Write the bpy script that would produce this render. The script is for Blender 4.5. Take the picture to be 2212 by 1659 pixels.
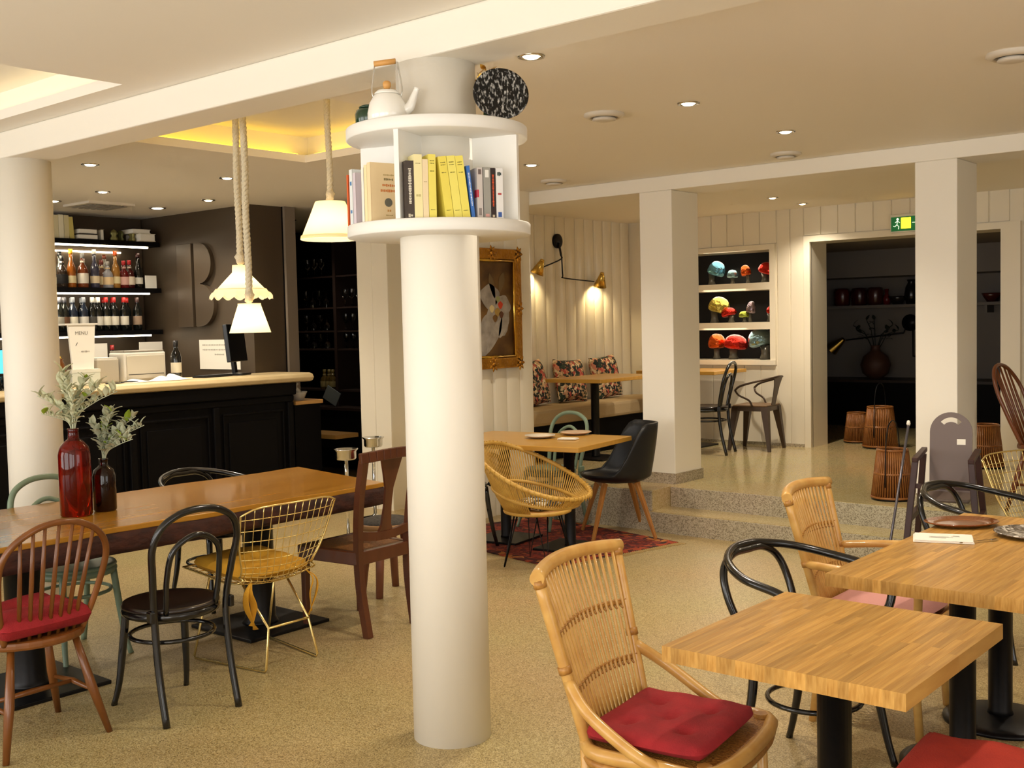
import bpy, bmesh, math, random
from mathutils import Vector, Matrix
PI = math.pi
rnd = random.Random(7)
sc = bpy.context.scene
for o in list(bpy.data.objects):
    bpy.data.objects.remove(o)

# ------------------------------------------------------------------ camera
F_PX, YAW, PITCH, ROLL, EYE = 2400.0, .70, .0545, -.0229, 1.62
fw = Vector((-math.sin(YAW) * math.cos(PITCH), math.cos(YAW) * math.cos(PITCH), -math.sin(PITCH)))
rt = Vector((math.cos(YAW), math.sin(YAW), 0)); up = rt.cross(fw)
r2 = rt * math.cos(ROLL) + up * math.sin(ROLL); u2 = up * math.cos(ROLL) - rt * math.sin(ROLL)
cd = bpy.data.cameras.new('camera'); cd.sensor_width = 36; cd.lens = F_PX / 2212 * 36
cd.clip_start = .05; cd.clip_end = 100
cam = bpy.data.objects.new('camera', cd); sc.collection.objects.link(cam)
cam.matrix_world = Matrix(((r2.x, u2.x, -fw.x, 0), (r2.y, u2.y, -fw.y, 0), (r2.z, u2.z, -fw.z, EYE), (0, 0, 0, 1)))
sc.camera = cam
# ------------------------------------------------------------------ world, daylight, exposure
sc.view_settings.view_transform = 'Standard'
sc.view_settings.look = 'None'
sc.view_settings.gamma = 1
sc.view_settings.use_curve_mapping = False
sc.view_settings.exposure = 0.2
w = bpy.data.worlds.new('sky'); sc.world = w; w.use_nodes = True
w.node_tree.nodes['Background'].inputs[0].default_value = (.85, .93, 1, 1)
w.node_tree.nodes['Background'].inputs[1].default_value = 0.6

cy = sc.cycles
cy.max_bounces = 6; cy.diffuse_bounces = 4; cy.glossy_bounces = 3; cy.transmission_bounces = 6; cy.transparent_max_bounces = 6
cy.caustics_reflective = False; cy.caustics_refractive = False; cy.use_adaptive_sampling = True; cy.adaptive_threshold = .08; cy.adaptive_min_samples = 16

def area(name, loc, rot, sx, sy, power, col):
    l = bpy.data.lights.new(name, 'AREA'); l.shape = 'RECTANGLE'; l.size = sx; l.size_y = sy
    l.energy = power; l.color = col
    o = bpy.data.objects.new(name, l); sc.collection.objects.link(o); o.location = loc; o.rotation_euler = rot
    return o
DAY = (1, .965, .91)
for i, x in enumerate((-7.6, -4.6, -1.6, 1.2)):      # daylight through the street windows behind the camera
    area('window_daylight', (x, -1.62, 1.5), (PI / 2, 0, 0), 2.3, 2.0, 62, DAY)
area('window_daylight', (2.95, 2.2, 1.5), (PI / 2, 0, PI / 2), 2.6, 2.0, 40, DAY)
WARM = (1, .74, .42)
SPOT_W = 70

# ------------------------------------------------------------------ helpers
def lin(h):
    h = h.lstrip('#')
    f = lambda v: v / 12.92 if v <= .04045 else ((v + .055) / 1.055) ** 2.4
    return tuple(f(int(h[i:i + 2], 16) / 255) for i in (0, 2, 4)) + (1,)

MATS = {}
def mat(name, col, rough=.5, metal=0, trans=0, emit=0, ecol=None, var=None, col2=None, bump=None, coat=0, ior=1.45,
        stretch=None, rand=0, alpha=1, sss=0, spec=.5):
    """var=(scale, contrast): noise mix of col and col2; bump=(scale, strength); stretch scales the texture space; rand: per-object value shift"""
    if name in MATS: return MATS[name]
    m = bpy.data.materials.new(name); m.use_nodes = True; MATS[name] = m
    nt = m.node_tree; N, L = nt.nodes, nt.links
    b = N['Principled BSDF']
    c1 = lin(col); b.inputs['Base Color'].default_value = c1
    b.inputs['Roughness'].default_value = rough; b.inputs['Metallic'].default_value = metal
    b.inputs['IOR'].default_value = ior; b.inputs['Transmission Weight'].default_value = trans
    b.inputs['Coat Weight'].default_value = coat; b.inputs['Coat Roughness'].default_value = .08
    b.inputs['Alpha'].default_value = alpha; b.inputs['Specular IOR Level'].default_value = spec
    if sss:
        b.inputs['Subsurface Weight'].default_value = sss; b.inputs['Subsurface Radius'].default_value = (.03, .02, .01)
    if emit:
        b.inputs['Emission Color'].default_value = lin(ecol or col); b.inputs['Emission Strength'].default_value = emit
    out = None
    tc = mp = None
    if var or bump:
        tc = N.new('ShaderNodeTexCoord'); mp = N.new('ShaderNodeMapping'); L.new(tc.outputs['Object'], mp.inputs[0])
        if stretch: mp.inputs['Scale'].default_value = stretch
    if var:
        n = N.new('ShaderNodeTexNoise'); n.inputs['Scale'].default_value = var[0]; n.inputs['Detail'].default_value = 4
        L.new(mp.outputs[0], n.inputs['Vector'])
        r = N.new('ShaderNodeValToRGB'); k = var[1]
        q = var[2] if len(var) > 2 else .5; r.color_ramp.elements[0].position = q - k; r.color_ramp.elements[1].position = q + k
        r.color_ramp.elements[0].color = lin(col2 or col); r.color_ramp.elements[1].color = c1
        L.new(n.outputs['Fac'], r.inputs[0]); out = r.outputs[0]
    if rand:
        oi = N.new('ShaderNodeObjectInfo'); hs = N.new('ShaderNodeHueSaturation')
        ma = N.new('ShaderNodeMapRange'); ma.inputs['To Min'].default_value = 1 - rand; ma.inputs['To Max'].default_value = 1 + rand
        L.new(oi.outputs['Random'], ma.inputs['Value']); L.new(ma.outputs[0], hs.inputs['Value'])
        if out: L.new(out, hs.inputs['Color'])
        else: hs.inputs['Color'].default_value = c1
        out = hs.outputs[0]
    if out: L.new(out, b.inputs['Base Color'])
    if bump:
        n2 = N.new('ShaderNodeTexNoise'); n2.inputs['Scale'].default_value = bump[0]; n2.inputs['Detail'].default_value = 3
        L.new(mp.outputs[0], n2.inputs['Vector'])
        bp = N.new('ShaderNodeBump'); bp.inputs['Strength'].default_value = bump[1]; bp.inputs['Distance'].default_value = .01
        L.new(n2.outputs['Fac'], bp.inputs['Height']); L.new(bp.outputs[0], b.inputs['Normal'])
    return m

def speckle(name, base, dark, light, scale, rough, dens=.35):
    if name in MATS: return MATS[name]
    m = bpy.data.materials.new(name); m.use_nodes = True; MATS[name] = m
    nt = m.node_tree; N, L = nt.nodes, nt.links; b = N['Principled BSDF']; b.inputs['Roughness'].default_value = rough
    tc = N.new('ShaderNodeTexCoord')
    v = N.new('ShaderNodeTexVoronoi'); v.inputs['Scale'].default_value = scale; L.new(tc.outputs['Object'], v.inputs['Vector'])
    r = N.new('ShaderNodeValToRGB'); r.color_ramp.interpolation = 'CONSTANT'
    sp = N.new('ShaderNodeSeparateColor'); L.new(v.outputs['Color'], sp.inputs[0]); L.new(sp.outputs[0], r.inputs[0])
    e = r.color_ramp.elements; e[0].color = lin(dark); e[1].position = dens * .5; e[1].color = lin(base)
    x = e.new(1 - dens); x.color = lin(light)
    n = N.new('ShaderNodeTexNoise'); n.inputs['Scale'].default_value = 1.3; L.new(tc.outputs['Object'], n.inputs['Vector'])
    mx = N.new('ShaderNodeMix'); mx.data_type = 'RGBA'; mx.blend_type = 'MULTIPLY'; mx.inputs[0].default_value = .18
    L.new(r.outputs[0], mx.inputs[6]); L.new(n.outputs['Color'], mx.inputs[7]); L.new(mx.outputs[2], b.inputs['Base Color'])
    return m

def ramp_mat(name, stops, scale, rough, kind='voronoi', metal=0, bump=0):
    if name in MATS: return MATS[name]
    m = bpy.data.materials.new(name); m.use_nodes = True; MATS[name] = m
    nt = m.node_tree; N, L = nt.nodes, nt.links; b = N['Principled BSDF']
    b.inputs['Roughness'].default_value = rough; b.inputs['Metallic'].default_value = metal
    tc = N.new('ShaderNodeTexCoord'); src = tc.outputs['Object']
    nz = N.new('ShaderNodeTexNoise'); nz.inputs['Scale'].default_value = scale * .8; L.new(src, nz.inputs['Vector'])
    mx = N.new('ShaderNodeMix'); mx.data_type = 'RGBA'; mx.blend_type = 'ADD'; mx.inputs[0].default_value = .12
    L.new(src, mx.inputs[6]); L.new(nz.outputs['Color'], mx.inputs[7])
    if kind == 'voronoi':
        v = N.new('ShaderNodeTexVoronoi'); v.inputs['Scale'].default_value = scale; L.new(mx.outputs[2], v.inputs['Vector'])
        sp = N.new('ShaderNodeSeparateColor'); L.new(v.outputs['Color'], sp.inputs[0]); fac = sp.outputs[0]; hgt = v.outputs['Distance']
    else:
        v = N.new('ShaderNodeTexNoise'); v.inputs['Scale'].default_value = scale; v.inputs['Detail'].default_value = 5
        L.new(src, v.inputs['Vector']); fac = v.outputs['Fac']; hgt = fac
    r = N.new('ShaderNodeValToRGB'); r.color_ramp.interpolation = 'CONSTANT' if kind == 'voronoi' else 'LINEAR'
    e = r.color_ramp.elements
    while len(e) < len(stops): e.new(.5)
    for k, (p, c) in enumerate(stops): e[k].position = p; e[k].color = lin(c)
    L.new(fac, r.inputs[0]); L.new(r.outputs[0], b.inputs['Base Color'])
    if bump:
        bp = N.new('ShaderNodeBump'); bp.inputs['Strength'].default_value = bump; bp.inputs['Distance'].default_value = .01
        L.new(hgt, bp.inputs['Height']); L.new(bp.outputs[0], b.inputs['Normal'])
    return m

def shade_mat(name, col, emit):
    if name in MATS: return MATS[name]
    m = bpy.data.materials.new(name); m.use_nodes = True; MATS[name] = m
    nt = m.node_tree; N, L = nt.nodes, nt.links; b = N['Principled BSDF']; out = N['Material Output']
    b.inputs['Base Color'].default_value = lin(col); b.inputs['Roughness'].default_value = .8
    b.inputs['Emission Color'].default_value = lin('#ffe2a8'); b.inputs['Emission Strength'].default_value = emit
    t = N.new('ShaderNodeBsdfTranslucent'); t.inputs[0].default_value = lin('#fff0cf')
    mx = N.new('ShaderNodeMixShader'); mx.inputs[0].default_value = .5
    L.new(b.outputs[0], mx.inputs[1]); L.new(t.outputs[0], mx.inputs[2]); L.new(mx.outputs[0], out.inputs[0])
    return m

def cat(P, n=8, closed=False):
    P = [Vector(p) for p in P]; out = []; m = len(P)
    rng = range(m) if closed else range(m - 1)
    for i in rng:
        p1, p2 = P[i], P[(i + 1) % m]
        p0 = P[(i - 1) % m] if closed or i > 0 else p1 * 2 - p2
        p3 = P[(i + 2) % m] if closed or i + 2 < m else p2 * 2 - p1
        for k in range(n):
            t = k / n
            out.append(.5 * (2 * p1 + (p2 - p0) * t + (2 * p0 - 5 * p1 + 4 * p2 - p3) * t * t + (3 * p1 - p0 - 3 * p2 + p3) * t ** 3))
    if not closed: out.append(P[-1])
    return out

class MB:
    def __init__(s): s.v = []; s.f = []; s.sm = []
    def add(s, vs, fs, smooth=False):
        b = len(s.v); s.v += [tuple(q) for q in vs]; s.f += [tuple(i + b for i in f) for f in fs]; s.sm += [smooth] * len(fs); return s
    def box(s, x0, x1, y0, y1, z0, z1, M=None):
        vs = [Vector((x, y, z)) for z in (z0, z1) for y in (y0, y1) for x in (x0, x1)]
        if M: vs = [M @ q for q in vs]
        return s.add(vs, [(0, 2, 3, 1), (4, 5, 7, 6), (0, 1, 5, 4), (2, 6, 7, 3), (0, 4, 6, 2), (1, 3, 7, 5)])
    def bar(s, p, q, w, h, w2=None, h2=None, upv=(0, 0, 1)):
        p, q = Vector(p), Vector(q); d = (q - p).normalized(); u = Vector(upv)
        if abs(d.dot(u)) > .98: u = Vector((1, 0, 0))
        a = d.cross(u).normalized(); b = a.cross(d)
        w2 = w2 or w; h2 = h2 or h; vs = []
        for c, ww, hh in ((p, w, h), (q, w2, h2)):
            for i, j in ((-1, -1), (1, -1), (1, 1), (-1, 1)): vs.append(c + a * ww / 2 * i + b * hh / 2 * j)
        return s.add(vs, [(3, 2, 1, 0), (4, 5, 6, 7), (0, 1, 5, 4), (1, 2, 6, 5), (2, 3, 7, 6), (3, 0, 4, 7)])
    def tube(s, P, r, seg=8, closed=False, flat=1.0):
        P = [Vector(p) for p in P]; n = len(P); R = r if isinstance(r, (list, tuple)) else [r] * n
        if len(R) != n: R = [R[min(int(i / max(n - 1, 1) * (len(R) - 1)), len(R) - 2)] * (1 - (i / (n - 1) * (len(R) - 1)) % 1) + R[min(int(i / (n - 1) * (len(R) - 1)) + 1, len(R) - 1)] * ((i / (n - 1) * (len(R) - 1)) % 1) for i in range(n)]
        T = []
        for i in range(n):
            a = P[(i - 1) % n] if closed or i else P[i]; b = P[(i + 1) % n] if closed or i < n - 1 else P[i]
            T.append((b - a).normalized())
        u = Vector((0, 0, 1)) if abs(T[0].z) < .9 else Vector((1, 0, 0))
        u = (u - T[0] * u.dot(T[0])).normalized(); vs = []
        for i in range(n):
            u = (u - T[i] * u.dot(T[i]))
            u = u.normalized() if u.length > 1e-6 else Vector((1, 0, 0))
            w_ = T[i].cross(u)
            for k in range(seg):
                a = 2 * PI * k / seg; vs.append(P[i] + (u * math.cos(a) * flat + w_ * math.sin(a)) * R[i])
        fs = []
        for i in range(n if closed else n - 1):
            for k in range(seg):
                a, b = i * seg + k, i * seg + (k + 1) % seg; c = ((i + 1) % n) * seg
                fs.append((a, b, c + (k + 1) % seg, c + k))
        s.add(vs, fs, True)
        if not closed:
            b = len(s.v) - n * seg
            s.f += [tuple(b + k for k in reversed(range(seg))), tuple(b + (n - 1) * seg + k for k in range(seg))]; s.sm += [False, False]
        return s
    def lathe(s, prof, seg=24, M=None, cap=True, phase=0, wob=None):
        vs = []
        for r, z in prof:
            for k in range(seg):
                a = 2 * PI * k / seg + phase; rr = r * (1 + (wob(a, z) if wob else 0)); vs.append(Vector((rr * math.cos(a), rr * math.sin(a), z)))
        if M: vs = [M @ q for q in vs]
        fs = [(i * seg + k, i * seg + (k + 1) % seg, (i + 1) * seg + (k + 1) % seg, (i + 1) * seg + k) for i in range(len(prof) - 1) for k in range(seg)]
        s.add(vs, fs, True)
        if cap:
            b = len(s.v) - len(vs)
            if prof[0][0] > 1e-4: s.f.append(tuple(b + k for k in reversed(range(seg)))); s.sm.append(False)
            if prof[-1][0] > 1e-4: s.f.append(tuple(b + (len(prof) - 1) * seg + k for k in range(seg))); s.sm.append(False)
        return s
    def prism(s, poly, z0, z1, M=None, smooth=False):
        n = len(poly); vs = [Vector((x, y, z)) for z in (z0, z1) for x, y in poly]
        if M: vs = [M @ q for q in vs]
        return s._pr(vs, n, smooth)
    def _pr(s, vs, n, smooth):
        s.add(vs, [tuple(reversed(range(n))), tuple(range(n, 2 * n))])
        b = len(s.v) - 2 * n
        for k in range(n): s.f.append((b + k, b + (k + 1) % n, b + n + (k + 1) % n, b + n + k)); s.sm.append(smooth)
        return s
    def grid(s, fn, nu, nv, cu=False, cv=False, smooth=True):
        vs = [fn(i / (nu if cu else nu - 1), j / (nv if cv else nv - 1)) for i in range(nu) for j in range(nv)]
        fs = [(i * nv + j, ((i + 1) % nu) * nv + j, ((i + 1) % nu) * nv + (j + 1) % nv, i * nv + (j + 1) % nv)
              for i in range(nu if cu else nu - 1) for j in range(nv if cv else nv - 1)]
        return s.add(vs, fs, smooth)
    def mesh(s, name='mesh'):
        me = bpy.data.meshes.new(name); me.from_pydata(s.v, [], s.f); me.polygons.foreach_set('use_smooth', s.sm)
        bm = bmesh.new(); bm.from_mesh(me); bmesh.ops.recalc_face_normals(bm, faces=bm.faces); bm.to_mesh(me); bm.free(); me.update(); return me

def obj(name, src, m, parent=None, loc=(0, 0, 0), rot=(0, 0, 0), bevel=0, **kw):
    me = src.mesh(name) if isinstance(src, MB) else src
    if m is not None and not me.materials: me.materials.append(m)
    o = bpy.data.objects.new(name, me); sc.collection.objects.link(o)
    o.location = loc; o.rotation_euler = rot if not isinstance(rot, (int, float)) else (0, 0, rot)
    if parent: o.parent = parent
    if bevel:
        b = o.modifiers.new('edges', 'BEVEL'); b.width = bevel; b.segments = 2; b.limit_method = 'ANGLE'; b.angle_limit = .7
        b.harden_normals = False
    return tag(o, **kw)

def tag(o, label=None, cat_=None, group=None, kind=None):
    if label: o['label'] = label
    if cat_: o['category'] = cat_
    if group: o['group'] = group
    if kind: o['kind'] = kind
    return o

def thing(name, label, cat_, loc=(0, 0, 0), rz=0, group=None):
    o = bpy.data.objects.new(name, None); sc.collection.objects.link(o); o.empty_display_size = .1
    o.location = loc; o.rotation_euler = (0, 0, rz) if isinstance(rz, (int, float)) else rz
    return tag(o, label, cat_, group)

def kids(o): return [c for c in bpy.data.objects if c.parent == o]
def dup(o, loc=None, rz=None, label=None, group=None, parent=None, swap=None, name=None):
    c = o.copy(); sc.collection.objects.link(c)
    if name: c.name = name
    if parent: c.parent = parent
    if loc is not None: c.location = loc
    if rz is not None: c.rotation_euler = (0, 0, rz) if isinstance(rz, (int, float)) else rz
    if label: c['label'] = label
    if group: c['group'] = group
    for k in kids(o): dup(k, parent=c, swap=swap)
    if swap and c.type == 'MESH':
        mn = c.data.materials[0].name if c.data.materials else ''
        if mn in swap:
            c.material_slots[0].link = 'OBJECT'; c.material_slots[0].material = swap[mn]
    return c

def light(name, kind, loc, power, col, parent=None, size=.03, angle=None, blend=.6, rot=(0, 0, 0)):
    l = bpy.data.lights.new(name, kind); l.energy = power; l.color = col
    if kind in ('POINT', 'SPOT'): l.shadow_soft_size = size
    if kind == 'SPOT': l.spot_size = angle; l.spot_blend = blend
    o = bpy.data.objects.new(name, l); sc.collection.objects.link(o); o.location = loc; o.rotation_euler = rot
    if parent: o.parent = parent
    return o

def from_curve(cu):
    t = bpy.data.objects.new('tmp', cu); sc.collection.objects.link(t)
    dg = bpy.context.evaluated_depsgraph_get(); me = bpy.data.meshes.new_from_object(t.evaluated_get(dg))
    bpy.data.objects.remove(t); bpy.data.curves.remove(cu); me.materials.clear(); return me
def text_mesh(s, size, depth=.0006, align='CENTER'):
    cu = bpy.data.curves.new('text', 'FONT'); cu.body = s; cu.size = size; cu.extrude = depth; cu.align_x = align; cu.align_y = 'CENTER'
    cu.resolution_u = 3
    return from_curve(cu)
def plate_mesh(loops, depth):
    cu = bpy.data.curves.new('plate', 'CURVE'); cu.dimensions = '2D'; cu.fill_mode = 'BOTH'; cu.extrude = depth
    for L_ in loops:
        sp = cu.splines.new('POLY'); sp.points.add(len(L_) - 1); sp.use_cyclic_u = True
        for q, p in zip(sp.points, L_): q.co = (p[0], p[1], 0, 1)
    return from_curve(cu)

def pad(w, d, h, tufts=(), n=22, sq=5):
    """soft seat pad: w along x, d along y, base on z=0"""
    m = MB()
    def pt(u, v, top):
        a, b = u * 2 - 1, v * 2 - 1
        e = 1 - .10 * (abs(a) ** sq) * (abs(b) ** sq) ; e -= .03 * (b * b * (1 - abs(a)) * 0)
        x, y = a * w / 2 * e, b * d / 2 * e
        k = max(0., 1 - max(abs(a), abs(b)) ** 6) ** .5
        z = h * (.5 + (.5 * k if top else -.5 * k * .9))
        z += .06 * h * math.sin(9 * a + 4 * b) * k * (1 if top else 0)
        if top:
            for (tx, ty) in tufts:
                dd = ((a - tx) ** 2 + (b - ty) ** 2); z -= h * .42 * math.exp(-dd / .012) + h * .12 * math.exp(-dd / .1)
        return Vector((x, y, max(z, 0.001)))
    m.grid(lambda u, v: pt(u, v, True), n, n); m.grid(lambda u, v: pt(v, u, False), n, n)
    return m

def ring(r, z, n=32, cx=0, cy=0): return [(cx + r * math.cos(2 * PI * k / n), cy + r * math.sin(2 * PI * k / n), z) for k in range(n)]
def mir(P): return list(P) + [(x, -y, z) for x, y, z in reversed(P) if abs(y) > 1e-6]

# ------------------------------------------------------------------ materials
WHITE = mat('white paint', '#efe9dc', .55, bump=(60, .03))
CEIL = mat('ceiling paint', '#f1ebe0', .7)
CREAM = mat('cream board paint', '#e6dcc6', .28)
FLOOR = speckle('terrazzo floor', '#a68f5e', '#806b42', '#c4af80', 260, .36)
PFLOOR = speckle('platform stone', '#bda975', '#ab9661', '#cbb98d', 200, .14)
GRAN = speckle('granite riser', '#a59a82', '#877c66', '#bdb29a', 170, .5, .5)
BLACKW = mat('black bar wood', '#060404', .6, spec=.14)
DARKWALL = mat('dark bronze panel', '#4d4031', .42, metal=.15)
BLKPAINT = mat('black lacquer', '#0d0b0b', .22, coat=.4)
BLKMET = mat('black metal', '#141416', .38, metal=.6, var=(30, .3), col2='#1d1a1a')
RATTAN = mat('rattan', '#cfa35a', .34, var=(18, .25), col2='#ba8842', coat=.2)
RATTAN_D = mat('rattan binding', '#b5823e', .42, var=(60, .2), col2='#95642a')
OAK = mat('windsor wood', '#7e4a1e', .32, var=(9, .2), col2='#613612', stretch=(1, 1, .15), coat=.2)
MAHOG = mat('red brown wood', '#5a2f18', .36, var=(8, .2), col2='#45200e', stretch=(1, 1, .2), coat=.2)
BROWN = mat('dark brown wood', '#3a1c16', .42, var=(8, .2), col2='#2a120e')
SAGE = mat('sage green paint', '#7d8f78', .38, var=(12, .3), col2='#6c7d67')
CHROME = mat('chrome', '#d9d9d6', .12, metal=1)
GOLD = mat('gold wire', '#f5dc94', .22, metal=.9)
BRASS = mat('brass', '#d6b056', .25, metal=1)
RED = mat('red velvet', '#9e1d22', .9, var=(14, .3), col2='#7c1319', bump=(220, .3))
ORANGE = mat('orange red cotton', '#b8341f', .9, var=(10, .3), col2='#9c2617', bump=(220, .3))
PINK = mat('pink cotton', '#c98f86', .85, bump=(220, .3))
YELLOW = mat('mustard cotton', '#d8a12c', .85, var=(10, .3), col2='#bb8318', bump=(220, .3))
TABLEW = mat('honey wood', '#b5802c', .27, var=(3.0, .28), col2='#9a6719', stretch=(5, .4, 1), coat=.25)
BARK = mat('bark edge', '#4a2415', .8, var=(22, .25), col2='#22100a', bump=(26, 1.2), stretch=(1, .5, 1))
STAVE = mat('oak stave', '#c99a50', .36, var=(16, .2), col2='#a3722c', stretch=(6, .22, 1), rand=.2, coat=.12)
PAPER = mat('paper', '#ece6d8', .8)
PRINTINK = mat('dark ink', '#2b2724', .8)
WHITEPL = mat('white plastic', '#d9d4c8', .4)
BLKPL = mat('black plastic', '#0c0c0e', .3)
GLASS = mat('clear glass', '#f4f6f4', .03, trans=1, ior=1.45)
STONE = mat('counter stone', '#d3bd91', .3, var=(6, .3), col2='#c7ae7e')
# ------------------------------------------------------------------ structure
def struct(name, mb, m, parent=None, **kw): return obj(name, mb, m, parent, kind='structure', **kw)
PZ = .31                    # height of the raised platform
CZ = 2.755                  # main ceiling
struct('floor', MB().box(-12, 3.2, -1.7, 7.6, -.1, 0).box(-12, -7.0, 7.6, 9.2, -.1, 0), FLOOR, label='beige speckled terrazzo floor')
struct('floor_platform', MB().box(-7.2, 3.2, 7.62, 13.6, 0, PZ).box(-4.66, 3.2, 7.44, 7.62, 0, PZ).box(-7.2, -4.66, 7.185, 7.62, 0, PZ), PFLOOR, label='polished raised stone platform')
st = struct('trim_1', MB().box(-4.66, 3.2, 7.15, 7.44, 0, .155), PFLOOR, label='lower stone step up to the platform')
obj('riser', MB().box(-4.665, 3.2, 7.138, 7.15, 0, .150), GRAN, st)
st2 = struct('trim_2', MB().box(-4.65, 3.2, 7.428, 7.44, .155, PZ - .004), GRAN, label='grey granite riser of the upper step')
obj('riser', MB().box(-6.11, -4.665, 7.172, 7.185, 0, PZ - .004), GRAN, st2)

# ceiling with two recessed light coves
H1 = (-9.0, -4.67, .2, 2.82); H2 = (-6.02, -4.28, 3.42, 5.0)
def sheet(x0, x1, y0, y1, z0, z1, holes):
    xs = sorted({x0, x1, *[h[0] for h in holes], *[h[1] for h in holes]}); ys = sorted({y0, y1, *[h[2] for h in holes], *[h[3] for h in holes]})
    m = MB()
    for a, b in zip(xs, xs[1:]):
        for c, d in zip(ys, ys[1:]):
            if not any(h[0] <= (a + b) / 2 <= h[1] and h[2] <= (c + d) / 2 <= h[3] for h in holes): m.box(a, b, c, d, z0, z1)
    return m
cl = struct('ceiling', sheet(-12, 3.2, -1.7, 7.57, CZ, CZ + .05, (H1, H2)).box(-12, -7.0, 7.57, 9.2, CZ, CZ + .05), CEIL, label='pale plaster ceiling with two lit recesses')
LED_Y = mat('yellow cove light', '#ffdf5a', .5, emit=3.0, ecol='#ffd23a')
LED_P = mat('pale cove light', '#ffefc0', .5, emit=1.5, ecol='#ffe6a8')
for h, pw in ((H1, 1), (H2, 1)):
    e = .14
    cv = MB().box(h[0] - e, h[1] + e, h[2] - e, h[3] + e, CZ + .2, CZ + .24)
    for a in ((h[0] - e - .03, h[0] - e, h[2] - e, h[3] + e), (h[1] + e, h[1] + e + .03, h[2] - e, h[3] + e), (h[0] - e, h[1] + e, h[2] - e - .03, h[2] - e), (h[0] - e, h[1] + e, h[3] + e, h[3] + e + .03)):
        cv.box(*a, CZ + .05, CZ + .24)
    obj('recess_box', cv, CEIL, cl)
    strip = MB()
    for a in ((h[0] - .11, h[0] - .08, h[2], h[3]), (h[1] + .08, h[1] + .11, h[2], h[3]), (h[0], h[1], h[2] - .11, h[2] - .08), (h[0], h[1], h[3] + .08, h[3] + .11)):
        strip.box(*a, CZ + .052, CZ + .07)
    obj('cove_light_strip', strip, LED_P if h is H1 else LED_Y, cl, label='warm light strip in the ceiling recess')
rc = struct('ceiling_rear', MB().box(-7.1, 3.2, 7.9, 10.4, 2.70, 2.75), CEIL, label='ceiling over the raised platform')
# beams and columns
struct('trim_3', MB().box(-12, 3.2, 2.99, 3.235, 2.61, CZ), WHITE, label='white ceiling beam carried by two round columns', bevel=.008)
struct('trim_4', MB().box(-6.2, 3.2, 7.56, 7.96, 2.642, CZ), WHITE, label='white beam over the platform steps', bevel=.006)
def column(x, y, lab):
    m = MB().lathe([(.152, 0), (.152, 2.61)], 48)
    return struct('column', m, WHITE, loc=(x, y, 0), label=lab)
COL = (-2.985, 3.13)
column(*COL, 'round white column carrying a circular bookshelf')
column(-6.265, 3.13, 'round white column beside the bar')
def pillar(x0, x1, lab):
    p = struct('pillar', MB().box(x0, x1, 7.56, 7.965, PZ, 2.642), WHITE, label=lab, bevel=.006)
    obj('granite_plinth', MB().box(x0 - .012, x1 + .012, 7.548, 7.977, PZ, PZ + .085), GRAN, p)
pillar(-4.988, -4.687, 'square cream pillar at the end of the steps')
pillar(-2.77, -2.49, 'square cream pillar behind the high chair')

# boarded walls
def board_mesh(w, h, t, round_=False):
    if round_:   # softly bowed board
        pr = [(-w / 2, 0)] + [(-w / 2 + .004 + (w - .008) * k / 8, t * (.35 + .65 * math.sin(PI * k / 8) ** .6)) for k in range(9)] + [(w / 2, 0)]
    else:
        pr = [(-w / 2, 0), (-w / 2 + .001, t - .004), (-w / 2 + .004, t), (w / 2 - .004, t), (w / 2 - .001, t - .004), (w / 2, 0)]
    return MB().prism(pr, 0, h, smooth=False).mesh('board')
def boards(parent, ox, oy, direction, n, w, z0, z1, t=.014, m=CREAM, round_=False, gap=.0):
    """boards standing on a wall; direction: rotation about z whose local -y... faces the room"""
    me = board_mesh(w - gap, z1 - z0, t, round_); me.materials.append(m)
    dx, dy = math.cos(direction), math.sin(direction)
    for k in range(n):
        obj('board', me, m, parent, (ox + dx * w * (k + .5), oy + dy * w * (k + .5), z0), (0, 0, direction))
# wall with the painting (faces +x) and the pilaster (faces -y)
wb = struct('wall_centre', MB().box(-6.6, -6.13, 6.5, 7.56, 0, CZ).box(-7.05, -6.6, 6.92, 7.5, 0, CZ), CREAM, label='cream boarded wall holding the gilt framed painting')
boards(wb, -6.13, 7.56, -PI / 2, 6, .1766, 0, CZ, .016, CREAM, True)
pz = struct('pillar', MB().box(-7.44, -7.05, 6.735, 7.5, 0, CZ), CREAM, label='cream boarded pilaster behind the chrome stands')
boards(pz, -7.05, 6.735, PI, 2, .195, 0, CZ, .014)
# alcove wall (faces +x) with bench
wa = struct('wall_alcove', MB().box(-7.2, -7.02, 7.5, 10.6, PZ, 2.72), CREAM, label='fluted cream wall of the bench alcove')
boards(wa, -7.02, 10.4, -PI / 2, 17, .168, PZ, 2.70, .03, CREAM, True)
# rear wall, y = 10.4, with a display niche and a wide doorway
NX0, NX1, NZ0, NZ1 = -6.62, -5.285, 1.185, 2.31
DX0, DX1, DZ = -4.845, -3.04, 2.357
rw = MB().box(-7.2, NX0, 10.41, 10.76, PZ, 2.72).box(NX0, NX1, 10.41, 10.76, PZ, NZ0).box(NX0, NX1, 10.41, 10.76, NZ1, 2.72)
rw.box(NX1, DX0, 10.41, 10.76, PZ, 2.72).box(DX0, DX1, 10.41, 10.76, DZ, 2.72).box(DX1, 3.2, 10.41, 10.76, PZ, 2.72)
wr = struct('wall_back', rw, CREAM, label='cream panelled rear wall with niche and dark doorway')
def bd(x0, x1, z0, z1):
    n = max(1, round((x1 - x0) / .178)); w_ = (x1 - x0) / n
    me = board_mesh(w_ - .007, z1 - z0, .012); me.materials.append(CREAM)
    for k in range(n): obj('board', me, CREAM, wr, (x1 - w_ * (k + .5), 10.41, z0), (0, 0, PI))
bd(-6.9, NX1 + .07, NZ1 + .06, 2.70); bd(-6.9, NX1 + .07, PZ + .01, NZ0 - .06)
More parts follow.
